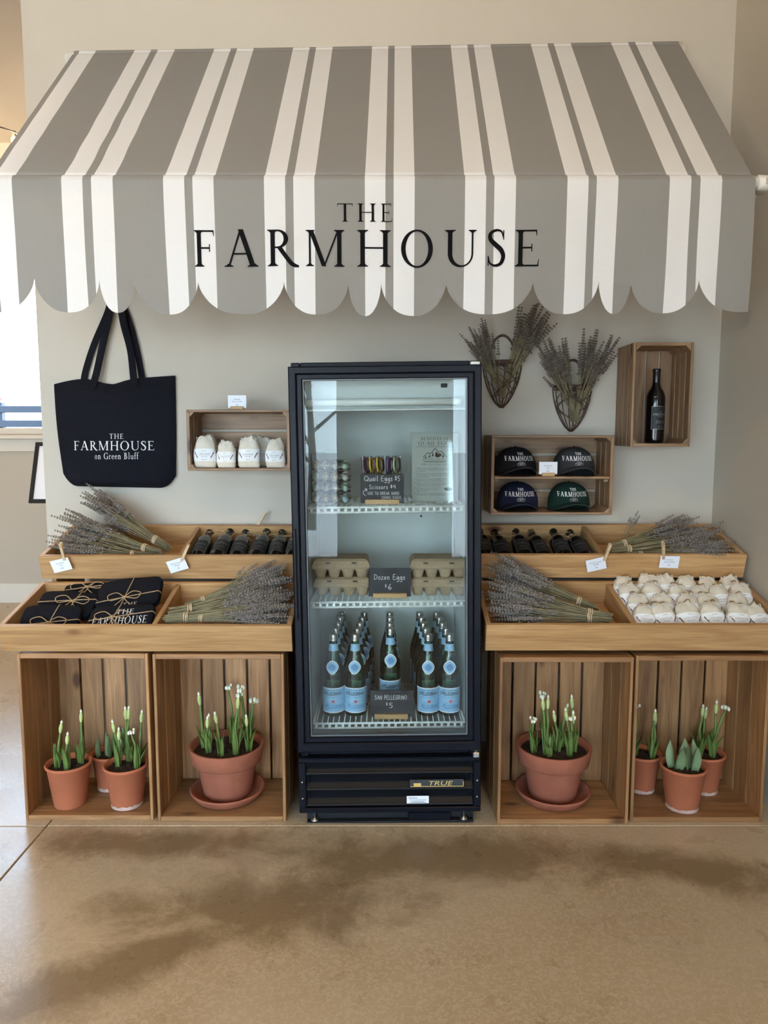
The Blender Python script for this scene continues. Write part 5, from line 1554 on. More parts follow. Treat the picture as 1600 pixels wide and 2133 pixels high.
for sd in range(3):
    H = 0.128
    mb = MB(); zs = [0, 0.004, 0.012, 0.03, 0.05, 0.07, 0.085, 0.096, 0.106, 0.112, 0.117, 0.122, 0.128]
    rings = [sachet_ring(z, sd) for z in zs]
    rings[-1] = [(x, y, z + 0.004 * math.sin(1.1 * k_ + sd) + 0.25 * x * (1 if sd != 1 else -1)) for k_, (x, y, z) in enumerate(rings[-1])]
    vs_ = [p for r_ in rings for p in r_] + [(0, 0, 0.112)]
    fs = [tuple(range(28))[::-1]] + [(a * 28 + k_, a * 28 + (k_ + 1) % 28, a * 28 + 28 + (k_ + 1) % 28, a * 28 + 28 + k_) for a in range(len(zs) - 1) for k_ in range(28)]
    n_ = (len(zs) - 1) * 28
    fs += [(n_ + k_, n_ + (k_ + 1) % 28, len(vs_) - 1) for k_ in range(28)]
    mb.add(vs_, fs, 0, True); body = mb.mesh('pouch', M_cotton)
    mb = MB(); zs = [0.026, 0.045, 0.062, 0.075]
    rings = [sachet_ring(z, sd, 0.0012) for z in zs]
    mb.add([p for r_ in rings for p in r_], [(a * 28 + k_, a * 28 + (k_ + 1) % 28, a * 28 + 28 + (k_ + 1) % 28, a * 28 + 28 + k_) for a in range(3) for k_ in range(28)], 0, True)
    band = mb.mesh('label_band', M_label)
    def f(x, z, sd=sd):
        r_ = sachet_ring(z, sd, 0.0019); best = None
        fr = sorted([p for p in r_ if p[1] < 0], key=lambda p: p[0])
        for p, q in zip(fr, fr[1:]):
            if p[0] <= x <= q[0]:
                t = (x - p[0]) / max(1e-6, q[0] - p[0]); return (x, p[1] + (q[1] - p[1]) * t, z)
        return (x, fr[0][1], z)
    mb = MB()
    lay(mb, serif('LAVENDER', 0.08), -0.022, 0.022, 0.0495, 0.0075, f, 0)
    lay(mb, plain('dryer sachets'), -0.012, 0.012, 0.0430, 0.0042, f, 0)
    lay(mb, plain('FARMHOUSE'), -0.009, 0.009, 0.0655, 0.0030, f, 0)
    lay(mb, plain('GREEN BLUFF'), -0.010, 0.010, 0.0310, 0.0030, f, 0)
    for s_ in (-1, 1):
        for q in range(5):
            cx = s_ * (0.027 + 0.0022 * q); cz = 0.042 + 0.0042 * q
            mb.add([f(cx + 0.0022 * math.cos(R(a)), cz + 0.0030 * math.sin(R(a))) for a in range(0, 360, 60)], [tuple(range(6))], 1)
        mb.add([f(s_ * 0.024, 0.034), f(s_ * 0.0248, 0.034), f(s_ * 0.0300, 0.046), f(s_ * 0.0292, 0.046)], [(0, 1, 2, 3)], 1)
    prt = mb.mesh('label_print', [M_cardink, M_plum])
    mb = MB()
    mb.tube([(0.0235 * math.cos(t_), 0.0125 * math.sin(t_), 0.1155 + 0.001 * math.sin(3 * t_)) for t_ in [2 * math.pi * q / 20 for q in range(20)]], 0.0013, 5, closed=True)
    for s_ in (-1, 1):
        mb.tube(_smooth([(s_ * 0.022, -0.004, 0.1155), (s_ * 0.030, -0.012, 0.120), (s_ * 0.027, -0.016, 0.108), (s_ * 0.018, -0.014, 0.1155)], 5), 0.0013, 5)
    cord = mb.mesh('drawstring', M_print)
    SM.append((body, band, prt, cord))
def sachet(label, M, var, group, s_=1.0):
    b, ba, pr, co = SM[var % 3]
    t = thing('cotton_sachet', label, 'sachet', group=group, M=M)
    t.scale = (s_, s_, s_)
    o = link('pouch', b, t); bo = link('label_band', ba, t); link('label_print', pr, bo); link('drawstring', co, t)
    return t
g = 'lavender sachets in the left wall crate'
zc = 1.224 + 0.0105
for k, (x, y, rz, sc, nm_) in enumerate(((-0.727, 2.992, 0.06, 1.02, 'leftmost'), (-0.640, 2.985, -0.06, 0.86, 'second from left'), (-0.548, 2.990, 0.0, 1.0, 'third from left'), (-0.440, 2.985, -0.12, 0.92, 'rightmost front'), (-0.505, 3.075, 0.1, 0.98, 'rear, between third and rightmost'), (-0.735, 3.080, 0.05, 1.0, 'rear, behind the leftmost'))):
    sachet('cream cotton sachet in the left wall crate, %s' % nm_, Matrix.Translation((x, y, zc)) @ Matrix.Rotation(rz, 4, 'Z') @ Matrix.Rotation(R(-4), 4, 'X'), k, g, sc)
g = 'lavender sachets in the lower right tray'
rows_ = [('front', 0.052, (0.925, 1.008, 1.094, 1.178, 1.262, 1.345), 0), ('second', 0.122, (0.930, 1.020, 1.108, 1.200, 1.292), 0), ('third', 0.192, (0.922, 1.010, 1.094, 1.176, 1.262, 1.340), 0), ('rear', 0.258, (0.918, 1.000, 1.082, 1.166, 1.250, 1.330), 0)]
for ri, (rn_, yl, xs_, _) in enumerate(rows_):
    for k, x in enumerate(xs_):
        p = on_tray((LW[0], LW[1] + 0.003), x + random.uniform(-.004, .004), yl, 0.032 + 0.003 * ri)
        M = Matrix.Translation(p) @ Matrix.Rotation(TILT - R(54 - 2 * ri) , 4, 'X') @ Matrix.Rotation(random.uniform(-0.16, 0.16), 4, 'Y') @ Matrix.Rotation(random.uniform(-0.12, 0.12), 4, 'Z')
        sachet('cream cotton sachet in the %s row of the lower right tray, %s from the divider' % (rn_, nm[k]), M, k + ri, g, random.uniform(0.93, 1.03))

# ------------------------------------------------------------------ caps on the wall shelf
M_badge = mat('cap_badge', S(62, 64, 72), 0.6)
def cap(label, x, y, z, m, rz, tilt=0.0):
    t = thing('baseball_cap', label, 'cap', (x, y, z), (tilt, 0, rz), 'caps in the wall crate')
    a, b, c = 0.086, 0.095, 0.104
    def dome_y(px, pz, off=0.0):
        v = 1 - abs(px / a) ** 2.2 - (max(0, pz - 0.012) / c) ** 2.6
        return -b * math.sqrt(max(v, 0.0)) ** 0.9 - off
    mb = MB(); NU, NV = 36, 14
    vs_ = []
    for j in range(NV + 1):
        ph = (math.pi / 2) * j / NV
        zz = 0.012 + c * math.sin(ph) ** (2 / 2.6) if j else 0.0
        rr_ = math.cos(ph) ** (2 / 2.3) if j else 1.0
        for i in range(NU):
            th = 2 * math.pi * i / NU
            zf = max(zz, 0.036 * max(0.0, -math.sin(th)) ** 2 + 0.002 * j)      # front edge lifts to meet the brim
            vs_.append((a * rr_ * math.cos(th), b * rr_ * math.sin(th) * (1.0 if math.sin(th) < 0 else 0.95), zf))
    fs = [(j * NU + i, j * NU + (i + 1) % NU, (j + 1) * NU + (i + 1) % NU, (j + 1) * NU + i) for j in range(NV) for i in range(NU)]
    mb.add(vs_, fs, 0, True); mb.obj('crown', m, t)
    MB().ball((0, 0, 0.012 + c), (0.007, 0.007, 0.004)).obj('button', m, t)
    for k in range(6):
        th = R(30 + 60 * k)
        pts = []
        for j in range(1, NV):
            ph = (math.pi / 2) * j / NV; rr_ = math.cos(ph) ** (2 / 2.3)
            pts.append((a * rr_ * math.cos(th) * 1.005, b * rr_ * math.sin(th) * (1.005 if math.sin(th) < 0 else 0.955), 0.0125 + c * math.sin(ph) ** (2 / 2.6)))
        MB().tube(pts, 0.0009, 5).obj('seam', m, t)
    mb = MB()
    def brim(u, v, top):
        s_ = 2 * u - 1
        x_ = 0.082 * s_ * (1 - 0.10 * v)
        y0 = -b * math.sqrt(max(0.0, 1 - (x_ / (a * 1.0)) ** 2 * 0.995))
        y_ = y0 - 0.066 * v * (1 - abs(s_) ** 2.6)
        z_ = 0.040 - 0.034 * s_ ** 2 * (0.8 + 0.2 * v) - 0.004 * v + (0.0016 if top else -0.0016)
        return (x_, y_, z_)
    mb.grid(lambda u, v: brim(u, v, True), 28, 8); mb.grid(lambda u, v: brim(u, v, False), 28, 8, flip=True)
    mb.grid(lambda u, v: brim(u, 1, v > 0.5), 28, 1)
    br = mb.obj('brim', m, t)
    MB().tube([brim(q / 28, 0.97, True) for q in range(29)], 0.0015, 5).obj('brim_highlight', M_badge, br)  # highlight along the brim painted in with a lighter colour
    mb = MB(); f = lambda px, pz: (px, dome_y(px, pz, 0.0030), pz)
    def fit(px, pz):
        ph = math.asin(min(1, ((pz - 0.012) / c)) ** (2.6 / 2)) if pz > 0.012 else 0
        rr_ = math.cos(ph) ** (2 / 2.3)
        q = min(0.995, abs(px) / (a * rr_)); return (px, -b * rr_ * math.sqrt(1 - q * q) - 0.0015, pz)
    for dx, dz in ((-0.0004, 0), (0.0004, 0), (0, 0.0004)):        # thick thread
        lay(mb, serif('FARMHOUSE', 0.16), -0.060 + dx, 0.060 + dx, 0.0625 + dz, 0.0185, fit)
        lay(mb, serif('THE', 0.18), -0.0125 + dx, 0.0125 + dx, 0.0855 + dz, 0.0100, fit)
    mb.obj('embroidery', M_print, t)
    mb = MB()
    out = [(0.0185 * math.cos(R(q)) * (1.0 if abs(math.sin(R(q))) < 0.8 else 0.95), 0.0485 + 0.0105 * math.sin(R(q))) for q in range(0, 360, 15)]
    mb.add([fit(0.0, 0.0485)] + [fit(*p) for p in out], [(0, 1 + q, 1 + (q + 1) % 24) for q in range(24)], 0)
    pt = mb.obj('badge', M_badge, t)
    mb = MB()
    fit2 = lambda px, pz: (lambda p: (p[0], p[1] - 0.0012, p[2]))(fit(px, pz))
    lay(mb, plain('47'), -0.007, 0.007, 0.0450, 0.0090, fit2)
    for s0 in (0.0145,):
        ring = [(s0 * math.cos(R(q)), 0.0485 + 0.0085 * math.sin(R(q))) for q in range(10, 171, 20)]
        for q in _ribbon(ring, [0.0010] * len(ring)): mb.add([fit2(*p) for p in q], [(0, 1, 2, 3)])
    mb.obj('badge_print', M_silver, pt)
zs_ = 1.196 + 0.0052; zl_ = 1.046 + 0.0104
def cloth_cap(name, col): return mat(name, col, 0.9, var=0.1, scale=30, bump=0.15, bscale=700, spec=0.25)
cap('black cap with white lettering on the upper left of the wall shelf', 0.545, 3.055, zs_, cloth_cap('cap_black', S(20, 21, 25)), 0.10)
cap('charcoal grey cap with white lettering on the upper right of the wall shelf', 0.787, 3.055, zs_, cloth_cap('cap_charcoal', S(50, 50, 53)), 0.0)
cap('navy blue cap with white lettering on the lower left of the wall shelf', 0.556, 3.055, zl_, cloth_cap('cap_navy', S(24, 30, 54)), 0.0)
cap('dark green cap with white lettering on the lower right of the wall shelf', 0.770, 3.055, zl_, cloth_cap('cap_green', S(22, 48, 40)), 0.0)

# ------------------------------------------------------------------ price cards and clothespins
def card(label, M, lines, w=0.074, h=0.050, holder=False):
    t = thing('price_card', label, 'price card', M=M)
    MB().box((0, 0, h / 2), (w, 0.0012, h)).obj('card', M_card, t)
    mb = MB(); f = lambda x, z: (x, -0.0009, z)
    for (tx, z, hh) in lines:
        lay(mb, plain(tx), 0, 0, z, hh, f, center=0.0)
    mb.obj('lettering', M_cardink, t)
    if holder:
        plank(t, 'wood_stand', (0, -0.001, -0.001), (0.052, 0.024, 0.014), 'x', 'z', M_base)
    return t
def Mrot(p, ry, rx=0.0): return Matrix.Translation(p) @ Matrix.Rotation(rx, 4, 'X') @ Matrix.Rotation(ry, 4, 'Y')
L_tote = [('Farmhouse', 0.032, 0.0052), ('Tote', 0.023, 0.0052), ('$20', 0.010, 0.0056)]
L_bund = [('Dried Lavender', 0.032, 0.0052), ('Bundle', 0.023, 0.0052), ('$5', 0.010, 0.0056)]
L_sach = [('Lavender', 0.032, 0.0052), ('Dryer Sachets', 0.023, 0.0052), ('$6', 0.010, 0.0056)]
L_hat = [('Farmhouse', 0.032, 0.0052), ('Hat', 0.023, 0.0052), ('$25', 0.010, 0.0056)]
def tray_card(label, x, z, ry, lines):
    # hangs in front of the upper tray front board
    yl = 2.790 - 0.006 + (0.905 - z) * math.tan(TILT)
    card(label, Mrot((x, yl - 0.012, z), ry, TILT), lines)
tray_card('white tote price card clipped to the upper left tray, nearest the left end', -1.2335, 0.8475, R(-14), L_tote)
tray_card('white lavender bundle price card clipped to the upper left tray near its divider', -0.7860, 0.8480, R(-17), L_bund)
tray_card('tilted white lavender bundle price card clipped to the upper right tray near its divider', 0.8200, 0.8505, R(-14), L_bund)
tray_card('level white sachet price card clipped to the upper right tray in front of lavender', 1.0930, 0.8600, R(2), L_sach)
card('white sachet price card in a wooden stand on top of the left wall crate', Matrix.Translation((-0.594, 3.0, 1.4765)), L_sach, holder=True)
card('white cap price card in a wooden stand between the two upper caps', Matrix.Translation((0.664, 2.972, zs_ + 0.0082)), L_hat, holder=True)
def pin(label, p, ry, rx=TILT):
    t = thing('clothespin', label, 'clothespin', M=Mrot(p, ry, rx), group='wooden clothespins on the trays')
    ln = 0.072
    for s_ in (-1, 1):
        vs_ = []
        for (z, y0, y1) in ((0.0, s_ * 0.0006, s_ * 0.0040), (0.030, s_ * 0.0012, s_ * 0.0052), (0.050, s_ * 0.0024, s_ * 0.0058), (ln, s_ * 0.0062, s_ * 0.0085)):
            for x in (-0.0048, 0.0048): vs_ += [(x, y0, z), (x, y1, z)]
        fs = []
        for k in range(3):
            b = 4 * k
            fs += [(b, b + 1, b + 5, b + 4), (b + 2, b + 6, b + 7, b + 3), (b, b + 4, b + 6, b + 2), (b + 1, b + 3, b + 7, b + 5)]
        fs += [(0, 2, 3, 1), (12, 13, 15, 14)]
        MB().add(vs_, fs).obj('prong', M_peg, t)
    mb = MB(); mb.tube([(-0.0054 + 0.0108 * q / 40, 0.0030 * math.sin(q * 0.9), 0.040 + 0.0030 * math.cos(q * 0.9)) for q in range(41)], 0.0006, 5)
    mb.obj('spring', M_alu, t)
    return t
pin('clothespin holding the tote card at the left end', (-1.222, 2.774, 0.892), R(-5))
pin('clothespin holding the lavender bundle card on the left tray', (-0.775, 2.774, 0.890), R(27))
pin('clothespin holding the tilted lavender bundle card on the right tray', (0.842, 2.774, 0.890), R(14))
pin('clothespin holding the level sachet card on the right tray', (1.069, 2.774, 0.896), R(-8))
pin('clothespin leaning on the back edge of the upper left tray', (-0.545, 3.118, 0.974), R(30), R(-8))

# ------------------------------------------------------------------ folded totes tied with twine
def folded_tote(label, M, w, h, th, letters, bow):
    t = thing('folded_tote', label, 'folded bag', M=M, group='folded totes tied with twine')
    rr = random.Random(int(w * 1e4) + int(h * 1e4))
    mb = MB()
    for k, (dz, ins) in enumerate(((0.0, 0.0), (0.36, 0.003), (0.70, 0.001))):
        z0 = th * dz; z1 = z0 + th * 0.32
        def sheet(u, v, z0=z0, z1=z1, ins=ins):
            a = 2 * math.pi * u
            p = 7.0
            q = (abs(math.cos(a)) ** p + abs(math.sin(a)) ** p) ** (-1 / p)
            prof = [(0, z0), (0.96, z0), (1.0, (z0 + z1) / 2), (0.96, z1), (0, z1)]
            s_ = v * 4; i = min(3, int(s_)); f_ = s_ - i
            r_ = prof[i][0] + (prof[i + 1][0] - prof[i][0]) * f_; z = prof[i][1] + (prof[i + 1][1] - prof[i][1]) * f_
            x = (w / 2 - ins) * q * math.cos(a) * r_; y = (h / 2 - ins) * q * math.sin(a) * r_
            return (x, y, z + 0.0022 * math.sin(x * 40 + y * 30 + rr.random() * 0.1))
        mb.grid(sheet, 48, 8)
    mb.obj('folded_canvas', M_navy, t)
    top = th * 1.04 + 0.003
    def wrap(p0, p1):
        d = Vector((p1[0] - p0[0], p1[1] - p0[1], 0))
        return [(p0[0], p0[1], th * 0.3), (p0[0] - d.x * 0.005, p0[1] - d.y * 0.005, th * 0.8), (p0[0] + d.x * 0.02, p0[1] + d.y * 0.02, top)] + [(p0[0] + d.x * q, p0[1] + d.y * q, top + 0.0006) for q in (0.25, 0.5, 0.75)] + [(p1[0] - d.x * 0.02, p1[1] - d.y * 0.02, top), (p1[0] + d.x * 0.005, p1[1] + d.y * 0.005, th * 0.8), (p1[0], p1[1], th * 0.3)]
    cx, cy = bow
    mb = MB()
    mb.tube(wrap((-w / 2, cy - 0.012), (w / 2, cy + 0.015)), 0.0018, 6)
    mb.tube(wrap((cx - 0.01, -h / 2), (cx + 0.022, h / 2)), 0.0018, 6)
    for s_ in (-1, 1):
        mb.tube(_smooth([(cx, cy, top + 0.002), (cx + s_ * 0.030, cy + 0.020, top + 0.006), (cx + s_ * 0.062, cy + 0.010, top + 0.005), (cx + s_ * 0.050, cy - 0.012, top + 0.004), (cx + s_ * 0.018, cy - 0.006, top + 0.004), (cx, cy, top + 0.003)], 5), 0.0017, 6)
        mb.tube(_smooth([(cx, cy, top + 0.003), (cx + s_ * 0.012, cy - 0.020, top + 0.004), (cx + s_ * 0.030, cy - 0.036, top + 0.002)], 4), 0.0016, 6)
    mb.ball((cx, cy, top + 0.003), (0.006, 0.005, 0.004))
    mb.obj('twine', M_twine, t)
    if letters:
        mb = MB(); f = lambda x, y: (x, y, th * 1.02 + 0.0032)
        for (tx, x0, x1, y, hh) in letters: lay(mb, serif(tx, 0.1), x0, x1, y, hh, f)
        tag(mb.obj('lettering', M_print, t), kind='stuff')
def MT(p, rx, ry=0.0, rz=0.0): return Matrix.Translation(p) @ Matrix.Rotation(rx, 4, 'X') @ Matrix.Rotation(ry, 4, 'Y') @ Matrix.Rotation(rz, 4, 'Z')
folded_tote('folded black tote with twine bow at the front left corner of the tray', MT((-1.188, 2.565, 0.700), R(46), R(2), R(1)), 0.205, 0.130, 0.022, [('THE', -0.028, 0.040, -0.050, 0.020)], (0.0, -0.012))
folded_tote('folded black tote behind the front left one', MT((-1.165, 2.652, 0.737), R(38), R(1), R(-3)), 0.210, 0.120, 0.022, None, (0.02, 0.010))
folded_tote('folded black tote partly hidden at the back of the stack', MT((-1.105, 2.740, 0.770), R(30), R(-2), R(2)), 0.215, 0.080, 0.020, None, (-0.02, 0.01))
folded_tote('largest folded black tote at the back right by the divider', MT((-0.945, 2.690, 0.768), R(40), R(-6), R(3)), 0.238, 0.145, 0.024, [('THE', -0.01, 0.045, -0.066, 0.018)], (-0.010, -0.022))
folded_tote('folded black tote with the largest lettering at the front by the divider', MT((-0.930, 2.556, 0.714), R(40), R(-3), R(2)), 0.228, 0.110, 0.020, [('THE', -0.020, 0.045, 0.010, 0.020), ('FARMHOUSE', -0.098, 0.098, -0.034, 0.032)], (-0.03, 0.000))

# ------------------------------------------------------------------ terracotta pots with bulbs
def leaf_mesh(name, L, w, bend, m, fold=0.3, tipw=0.15, belly=0.35):
    """strap leaf growing along +z, arching towards +x, with a keeled section and some thickness"""
    mb = MB(); N = 9
    def pt(u, v, side):
        s_ = v
        ww = w * (math.sin(math.pi * min(1, (s_ * (1 - belly) + belly * 0.9))) ** 0.6 if s_ < 1 else 0) * (1 - s_ ** 5) + w * 0.02
        q = 2 * u - 1
        x = bend * s_ * s_ * L + fold * ww * q * q * -1 * -1 * 0.5
        return (x + side, q * ww / 2, L * (s_ - 0.18 * bend * s_ ** 3))
    mb.grid(lambda u, v: pt(u, v, 0.0008), 4, N); mb.grid(lambda u, v: pt(u, v, -0.0008), 4, N, flip=True)
    return mb.mesh(name, m)
LEAF = [leaf_mesh('leaf', 0.100, 0.0150, b_, M_leaf) for b_ in (0.05, 0.22, 0.4)]
TUL = [leaf_mesh('leaf', 0.105, 0.040, b_, M_tulip, fold=0.9, belly=0.22) for b_ in (0.06, 0.2, 0.34)]
def stalk_mesh(L, bend, open_):
    st = MB(); pts = [(bend * L * (q / 8) ** 2, 0.004 * math.sin(q), L * q / 8) for q in range(9)]
    st.tube(pts, [0.0046] * 7 + [0.004, 0.0034], 8)
    e = Vector(pts[-1]); d = (e - Vector(pts[-2])).normalized()
    M = basis(e, d, (0, 1, 0)) @ Matrix.Rotation(R(90), 4, 'Y')
    bu = MB()
    if not open_:
        bu.lathe([(0.003, -0.004), (0.0055, 0.004), (0.0074, 0.014), (0.0066, 0.024), (0.004, 0.032), (0.0, 0.037)], 10, 0, M=M)
        bu.lathe([(0.0, 0.030), (0.0042, 0.033), (0.0045, 0.038), (0.0, 0.046)], 8, 1, M=M)
    else:
        for k in range(5):
            a = k * 2.4; o = e + Vector((0.010 * math.cos(a), 0.010 * math.sin(a), 0.008 + 0.004 * (k % 3)))
            bu.tube([e, (e + o) / 2 + Vector((0, 0, 0.004)), o], 0.0011, 5, 0)
            bu.ball(o, (0.0052, 0.0052, 0.0075), 8, 6, 1)
    return st.mesh('stem', M_leaf), bu.mesh('bud', [M_leafpale, M_bud])
STK = [stalk_mesh(L_, b_, o_) for L_, b_, o_ in ((0.10, 0.03, False), (0.13, 0.08, False), (0.155, 0.05, False), (0.17, 0.18, True), (0.12, 0.14, True))]
def pot_small(label, x, y, sc, mt, crust):
    t = thing('potted_bulbs', label, 'potted plant', (x, y, 0.0185))
    r0, r1, h = 0.054 * sc, 0.080 * sc, 0.160 * sc
    prof = [(0.0, 0.0), (r0, 0.0), (r0 + 0.002, 0.004), (r1 - 0.004, h - 0.012), (r1 + 0.001, h - 0.010), (r1 + 0.0025, h - 0.005), (r1, h), (r1 - 0.004, h), (r1 - 0.008, h - 0.010), (r1 - 0.009, h - 0.022), (0.0, h - 0.022)]
    p = MB().lathe(prof, 40).obj('pot', mt, t)
    if crust:
        mb = MB()
        rr = random.Random(int(x * 1000))
        hs = [0.010 + 0.006 * rr.random() for _ in range(40)]
        vs_ = []
        for lv in (0.0, 1.0):
            for k in range(40):
                a = 2 * math.pi * k / 40; z = 0.0015 + lv * hs[k]; r_ = r0 + 0.002 + (r1 - r0) * z / h + 0.0006
                vs_.append((r_ * math.cos(a), r_ * math.sin(a), z))
        mb.add(vs_, [(k, (k + 1) % 40, 40 + (k + 1) % 40, 40 + k) for k in range(40)], 0, True)
        mb.obj('mineral_crust', M_lime, p)
    soil(t, r1 - 0.008, h - 0.020)
    return t, h - 0.018
def soil(t, r, z, mound=0.012):
    rr = random.Random(int(r * 1e5) + int(z * 1e4))
    mb = MB(); NR, NA = 9, 30
    vs_ = [(0, 0, z + mound)]
    for i in range(1, NR + 1):
        for k in range(NA):
            a = 2 * math.pi * k / NA; q = r * i / NR
            vs_.append((q * math.cos(a), q * math.sin(a), z + mound * (1 - (i / NR) ** 2) + rr.uniform(-0.003, 0.004) * (1 if i < NR else 0)))
    fs = [(0, 1 + k, 1 + (k + 1) % NA) for k in range(NA)] + [(1 + (i - 1) * NA + k, 1 + i * NA + k, 1 + i * NA + (k + 1) % NA, 1 + (i - 1) * NA + (k + 1) % NA) for i in range(1, NR) for k in range(NA)]
    mb.add(vs_, fs, 0, True); s_ = mb.obj('soil', M_soil, t)
    mb = MB()
    for k in range(46):
        a = rr.uniform(0, 6.28); q = r * math.sqrt(rr.random()) * 0.95; zz = z + mound * (1 - (q / r) ** 2) + 0.002; ln = rr.uniform(0.006, 0.016); b = rr.uniform(0, 6.28)
        mb.tube([(q * math.cos(a), q * math.sin(a), zz), (q * math.cos(a) + ln * math.cos(b), q * math.sin(a) + ln * math.sin(b), zz + rr.uniform(0, 0.004))], 0.0009, 4)
    tag(mb.obj('bark_chips', M_straw if False else M_twig, s_), kind='stuff')
def clump(t, x, y, z, seed, stalks, nleaf=4, sc=1.0):
    rr = random.Random(seed)
    nleaf += 2
    for k in range(nleaf):
        a = 2 * math.pi * k / nleaf + rr.uniform(-0.5, 0.5)
        o = link('leaf', LEAF[rr.randrange(3)], t, (x + 0.006 * math.cos(a), y + 0.006 * math.sin(a), z - 0.006), (0, 0, a))
        s_ = rr.uniform(0.7, 1.15) * sc; o.scale = (s_, 1.0, s_)
    for k, v_ in enumerate(stalks):
        a = rr.uniform(0, 6.28)
        st, bu = STK[v_]
        o = link('stem', st, t, (x + 0.003 * math.cos(a), y + 0.003 * math.sin(a), z - 0.004), (0, 0, a)); o.scale = (sc, 1, sc)
        link('bud', bu, o)
def tulips(t, z, spots, seed):
    rr = random.Random(seed)
    for (x, y, n_) in spots:
        for k in range(n_):
            a = 2 * math.pi * k / n_ + rr.uniform(-0.4, 0.4) + 0.4
            o = link('leaf', TUL[rr.randrange(3)], t, (x + 0.007 * math.cos(a), y + 0.007 * math.sin(a), z - 0.006), (0, 0, a))
            s_ = rr.uniform(0.7, 1.05); o.scale = (1, s_, s_)
t, z = pot_small('small clay pot of budding narcissus at the front left of the far-left crate', -1.157, 2.578, 1.0, M_terra, False)
clump(t, -0.030, -0.022, z + .01, 1, [1], 5); clump(t, 0.012, -0.040, z + .01, 2, [0], 3); clump(t, 0.040, 0.012, z + .01, 3, [2], 4)
t, z = pot_small('small clay pot of broad tulip leaves at the back of the far-left crate', -1.052, 2.704, 0.88, M_terra, True)
tulips(t, z + .01, [(-0.024, -0.01, 2), (0.018, -0.012, 2), (0.03, 0.02, 2)], 4)
t, z = pot_small('small clay pot with white-crusted base at the front right of the far-left crate', -0.945, 2.572, 0.98, M_terra, True)
clump(t, -0.025, -0.005, z + .012, 5, [1, 0], 3); clump(t, 0.0, 0.034, z + .012, 6, [2, 2], 5, 1.1); clump(t, 0.045, -0.012, z + .01, 7, [4], 5); clump(t, 0.040, 0.030, z + .01, 71, [2], 2)
t, z = pot_small('small clay pot of narcissus at the back left of the far-right crate', 0.985, 2.690, 0.92, M_terra, True)
clump(t, 0.030, -0.030, z + .01, 8, [2, 1], 6); clump(t, -0.030, -0.005, z + .01, 9, [3], 4)
t, z = pot_small('small clay pot of broad tulip leaves at the front of the far-right crate', 1.088, 2.552, 1.0, M_terra, True)
tulips(t, z + .01, [(-0.030, -0.005, 3), (0.020, -0.015, 4), (0.03, 0.03, 2)], 10)
t, z = pot_small('small clay pot of narcissus at the back right of the far-right crate', 1.218, 2.680, 0.95, M_terra, True)
clump(t, -0.020, -0.010, z + .01, 11, [2], 5, 1.05); clump(t, 0.022, -0.022, z + .01, 12, [2, 3], 7, 1.1); clump(t, 0.0, 0.03, z + .01, 13, [1], 4)
def pot_big(label, x, y, clumps, slabel):
    s_ = thing('pot_saucer', slabel, 'saucer', (x, y, 0.0185))
    MB().lathe([(0, 0.0), (0.108, 0.0), (0.118, 0.006), (0.136, 0.030), (0.138, 0.036), (0.134, 0.039), (0.128, 0.036), (0.112, 0.013), (0, 0.012)], 48).obj('dish', M_terra2, s_)
    MB().lathe([(0.1375, 0.032), (0.1395, 0.036), (0.1360, 0.0395)], 48).obj('rim', M_terra2, s_)
    t = thing('potted_bulbs', label, 'potted plant', (x, y, 0.0185 + 0.0125))
    h = 0.192
    prof = [(0.0, 0.0), (0.084, 0.0), (0.087, 0.004), (0.111, h - 0.062)]
    MB().lathe(prof, 48).obj('pot', M_terra2, t)
    MB().lathe([(0.109, h - 0.063), (0.124, h - 0.063), (0.129, h - 0.058), (0.138, h - 0.004), (0.137, h), (0.128, h), (0.122, h - 0.030), (0.0, h - 0.030)], 48).obj('pot_rim', M_terra2, t)
    soil(t, 0.122, h - 0.026, 0.016)
    for k, (cx, cy, stk_, nl, sc) in enumerate(clumps):
        clump(t, cx, cy, h - 0.012, 50 + k + int(x * 100), stk_, nl, sc)
    return t
pot_big('big clay pot of flowering narcissus on a saucer left of the fridge', -0.588, 2.636, [(-0.058, -0.045, [0, 0], 6, 1.0), (-0.085, 0.0, [2], 3, 1.1), (-0.005, -0.075, [1], 4, 1.0), (0.045, -0.055, [3, 2], 5, 1.15), (0.015, 0.030, [3], 5, 1.15), (0.078, 0.015, [3, 4], 6, 1.3), (0.088, -0.03, [0], 4, 1.0)], 'round clay saucer under the big pot left of the fridge')
pot_big('big clay pot of budding narcissus on a saucer right of the fridge', 0.632, 2.624, [(-0.080, -0.030, [4], 6, 1.0), (-0.040, -0.045, [2, 2], 4, 1.1), (-0.030, -0.065, [], 3, 0.8), (0.005, -0.035, [1], 3, 0.9), (-0.025, 0.030, [3], 5, 1.15), (0.030, 0.010, [1], 5, 1.0), (0.045, -0.055, [1, 4], 6, 1.0), (0.070, -0.020, [2, 0], 5, 1.1)], 'round clay saucer under the big pot right of the fridge')

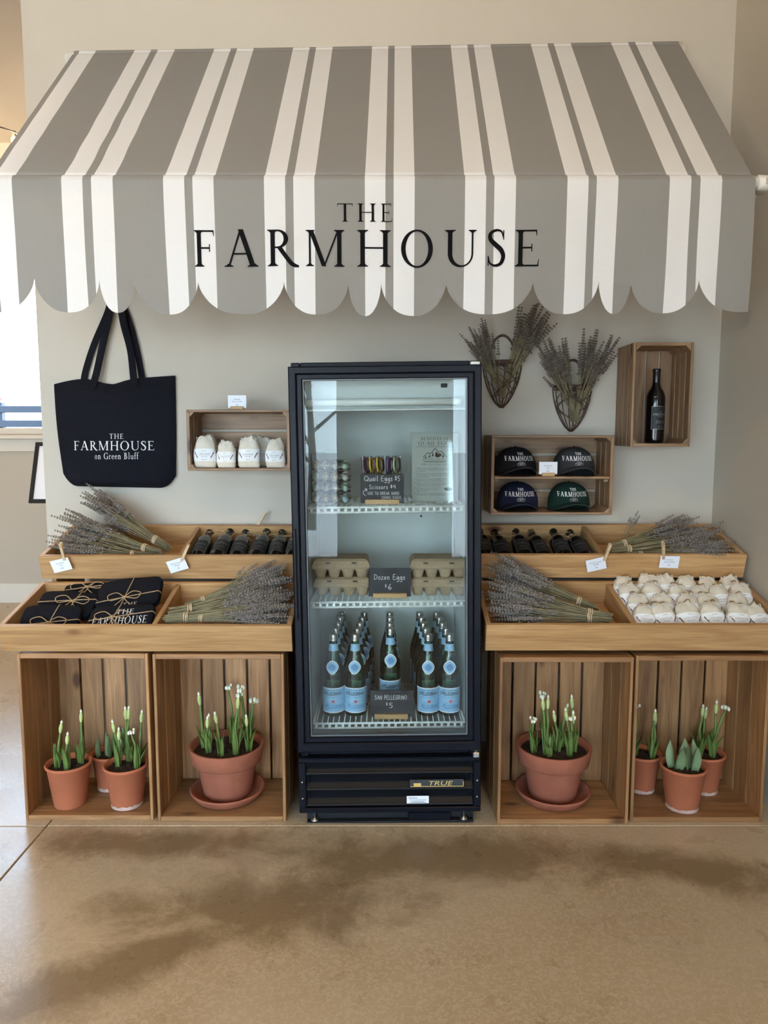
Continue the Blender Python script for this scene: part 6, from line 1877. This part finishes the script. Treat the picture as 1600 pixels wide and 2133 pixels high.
# ------------------------------------------------------------------ beyond the wall end: framed notice on a table, string light
tb = thing('side_table', 'small wooden side table behind the end of the back wall', 'table', (-1.62, 4.62, 0))
plank(tb, 'tabletop', (0, 0, 0.915), (0.68, 0.50, 0.03), 'x', 'z', M_crate)
for sx in (-0.30, 0.30):
    for sy in (-0.21, 0.21):
        plank(tb, 'leg', (sx, sy, 0.45), (0.90, 0.04, 0.04), 'z', 'x', M_crate)
fs_ = thing('framed_notice', 'black-framed white notice leaning at the left behind the wall end', 'picture frame', (-1.965, 4.58, 0.936), (R(-20), 0, 0))
w_, h_ = 0.52, 0.40
for (c, d) in (((0, 0, 0.012), (w_, 0.02, 0.024)), ((0, 0, h_ - 0.012), (w_, 0.02, 0.024)), ((-w_ / 2 + 0.012, 0, h_ / 2), (0.024, 0.0198, h_ - 0.049)), ((w_ / 2 - 0.012, 0, h_ / 2), (0.024, 0.0198, h_ - 0.049))):
    MB().box(c, d, 0.002).obj('frame_bar', M_frame, fs_)
MB().box((0, 0.004, h_ / 2), (w_ - 0.04, 0.004, h_ - 0.04)).obj('sheet', M_card, fs_)
mb = MB(); f = lambda x, z: (x, 0.0015, z)
for tx, z in (('R', 0.205), ('L', 0.150), ('O', 0.092)):
    mb = MB(); lay(mb, serif(tx), -0.150, -0.126, z, 0.030, lambda x, zz: (x + 0.2 * (zz - 0.1), 0.0015, zz))
    mb.obj('letter', M_cardink, fs_)
sl = thing('string_light', 'string light cord with glowing bulbs at the upper left', 'string light', (-1.47, 3.36, 2.63))
cp = [(0.0, 0.0, 0.0), (-0.10, 0.02, 0.035), (-0.20, 0.03, 0.075), (-0.6, 0.3, 0.26), (-1.3, 1.0, 0.70), (-2.2, 1.9, 1.35)]
MB().tube(_smooth(cp, 5), 0.0035, 6).obj('cord', M_gasket, sl)
for (x, y, z) in ((-0.155, 0.025, 0.062), (-0.75, 0.43, 0.35), (-1.3, 1.0, 0.70), (-1.9, 1.62, 1.13)):
    MB().lathe([(0.008, 0.0), (0.009, -0.022), (0.006, -0.026)], 10).obj('socket', M_gasket, sl, (x, y, z))
    b = MB(); b.ball((0, 0, 0), (0.013, 0.013, 0.018)); bo = b.obj('bulb', M_glow, sl, (x, y, z - 0.040))
    d = bpy.data.lights.new('string_bulb_light', 'POINT'); d.energy = STRING_BULB; d.color = (1.0, 0.66, 0.34); d.shadow_soft_size = 0.03
    o = bpy.data.objects.new('string_bulb_light', d); COL.objects.link(o); o.parent = sl; o.location = (x, y - 0.03, z - 0.075)
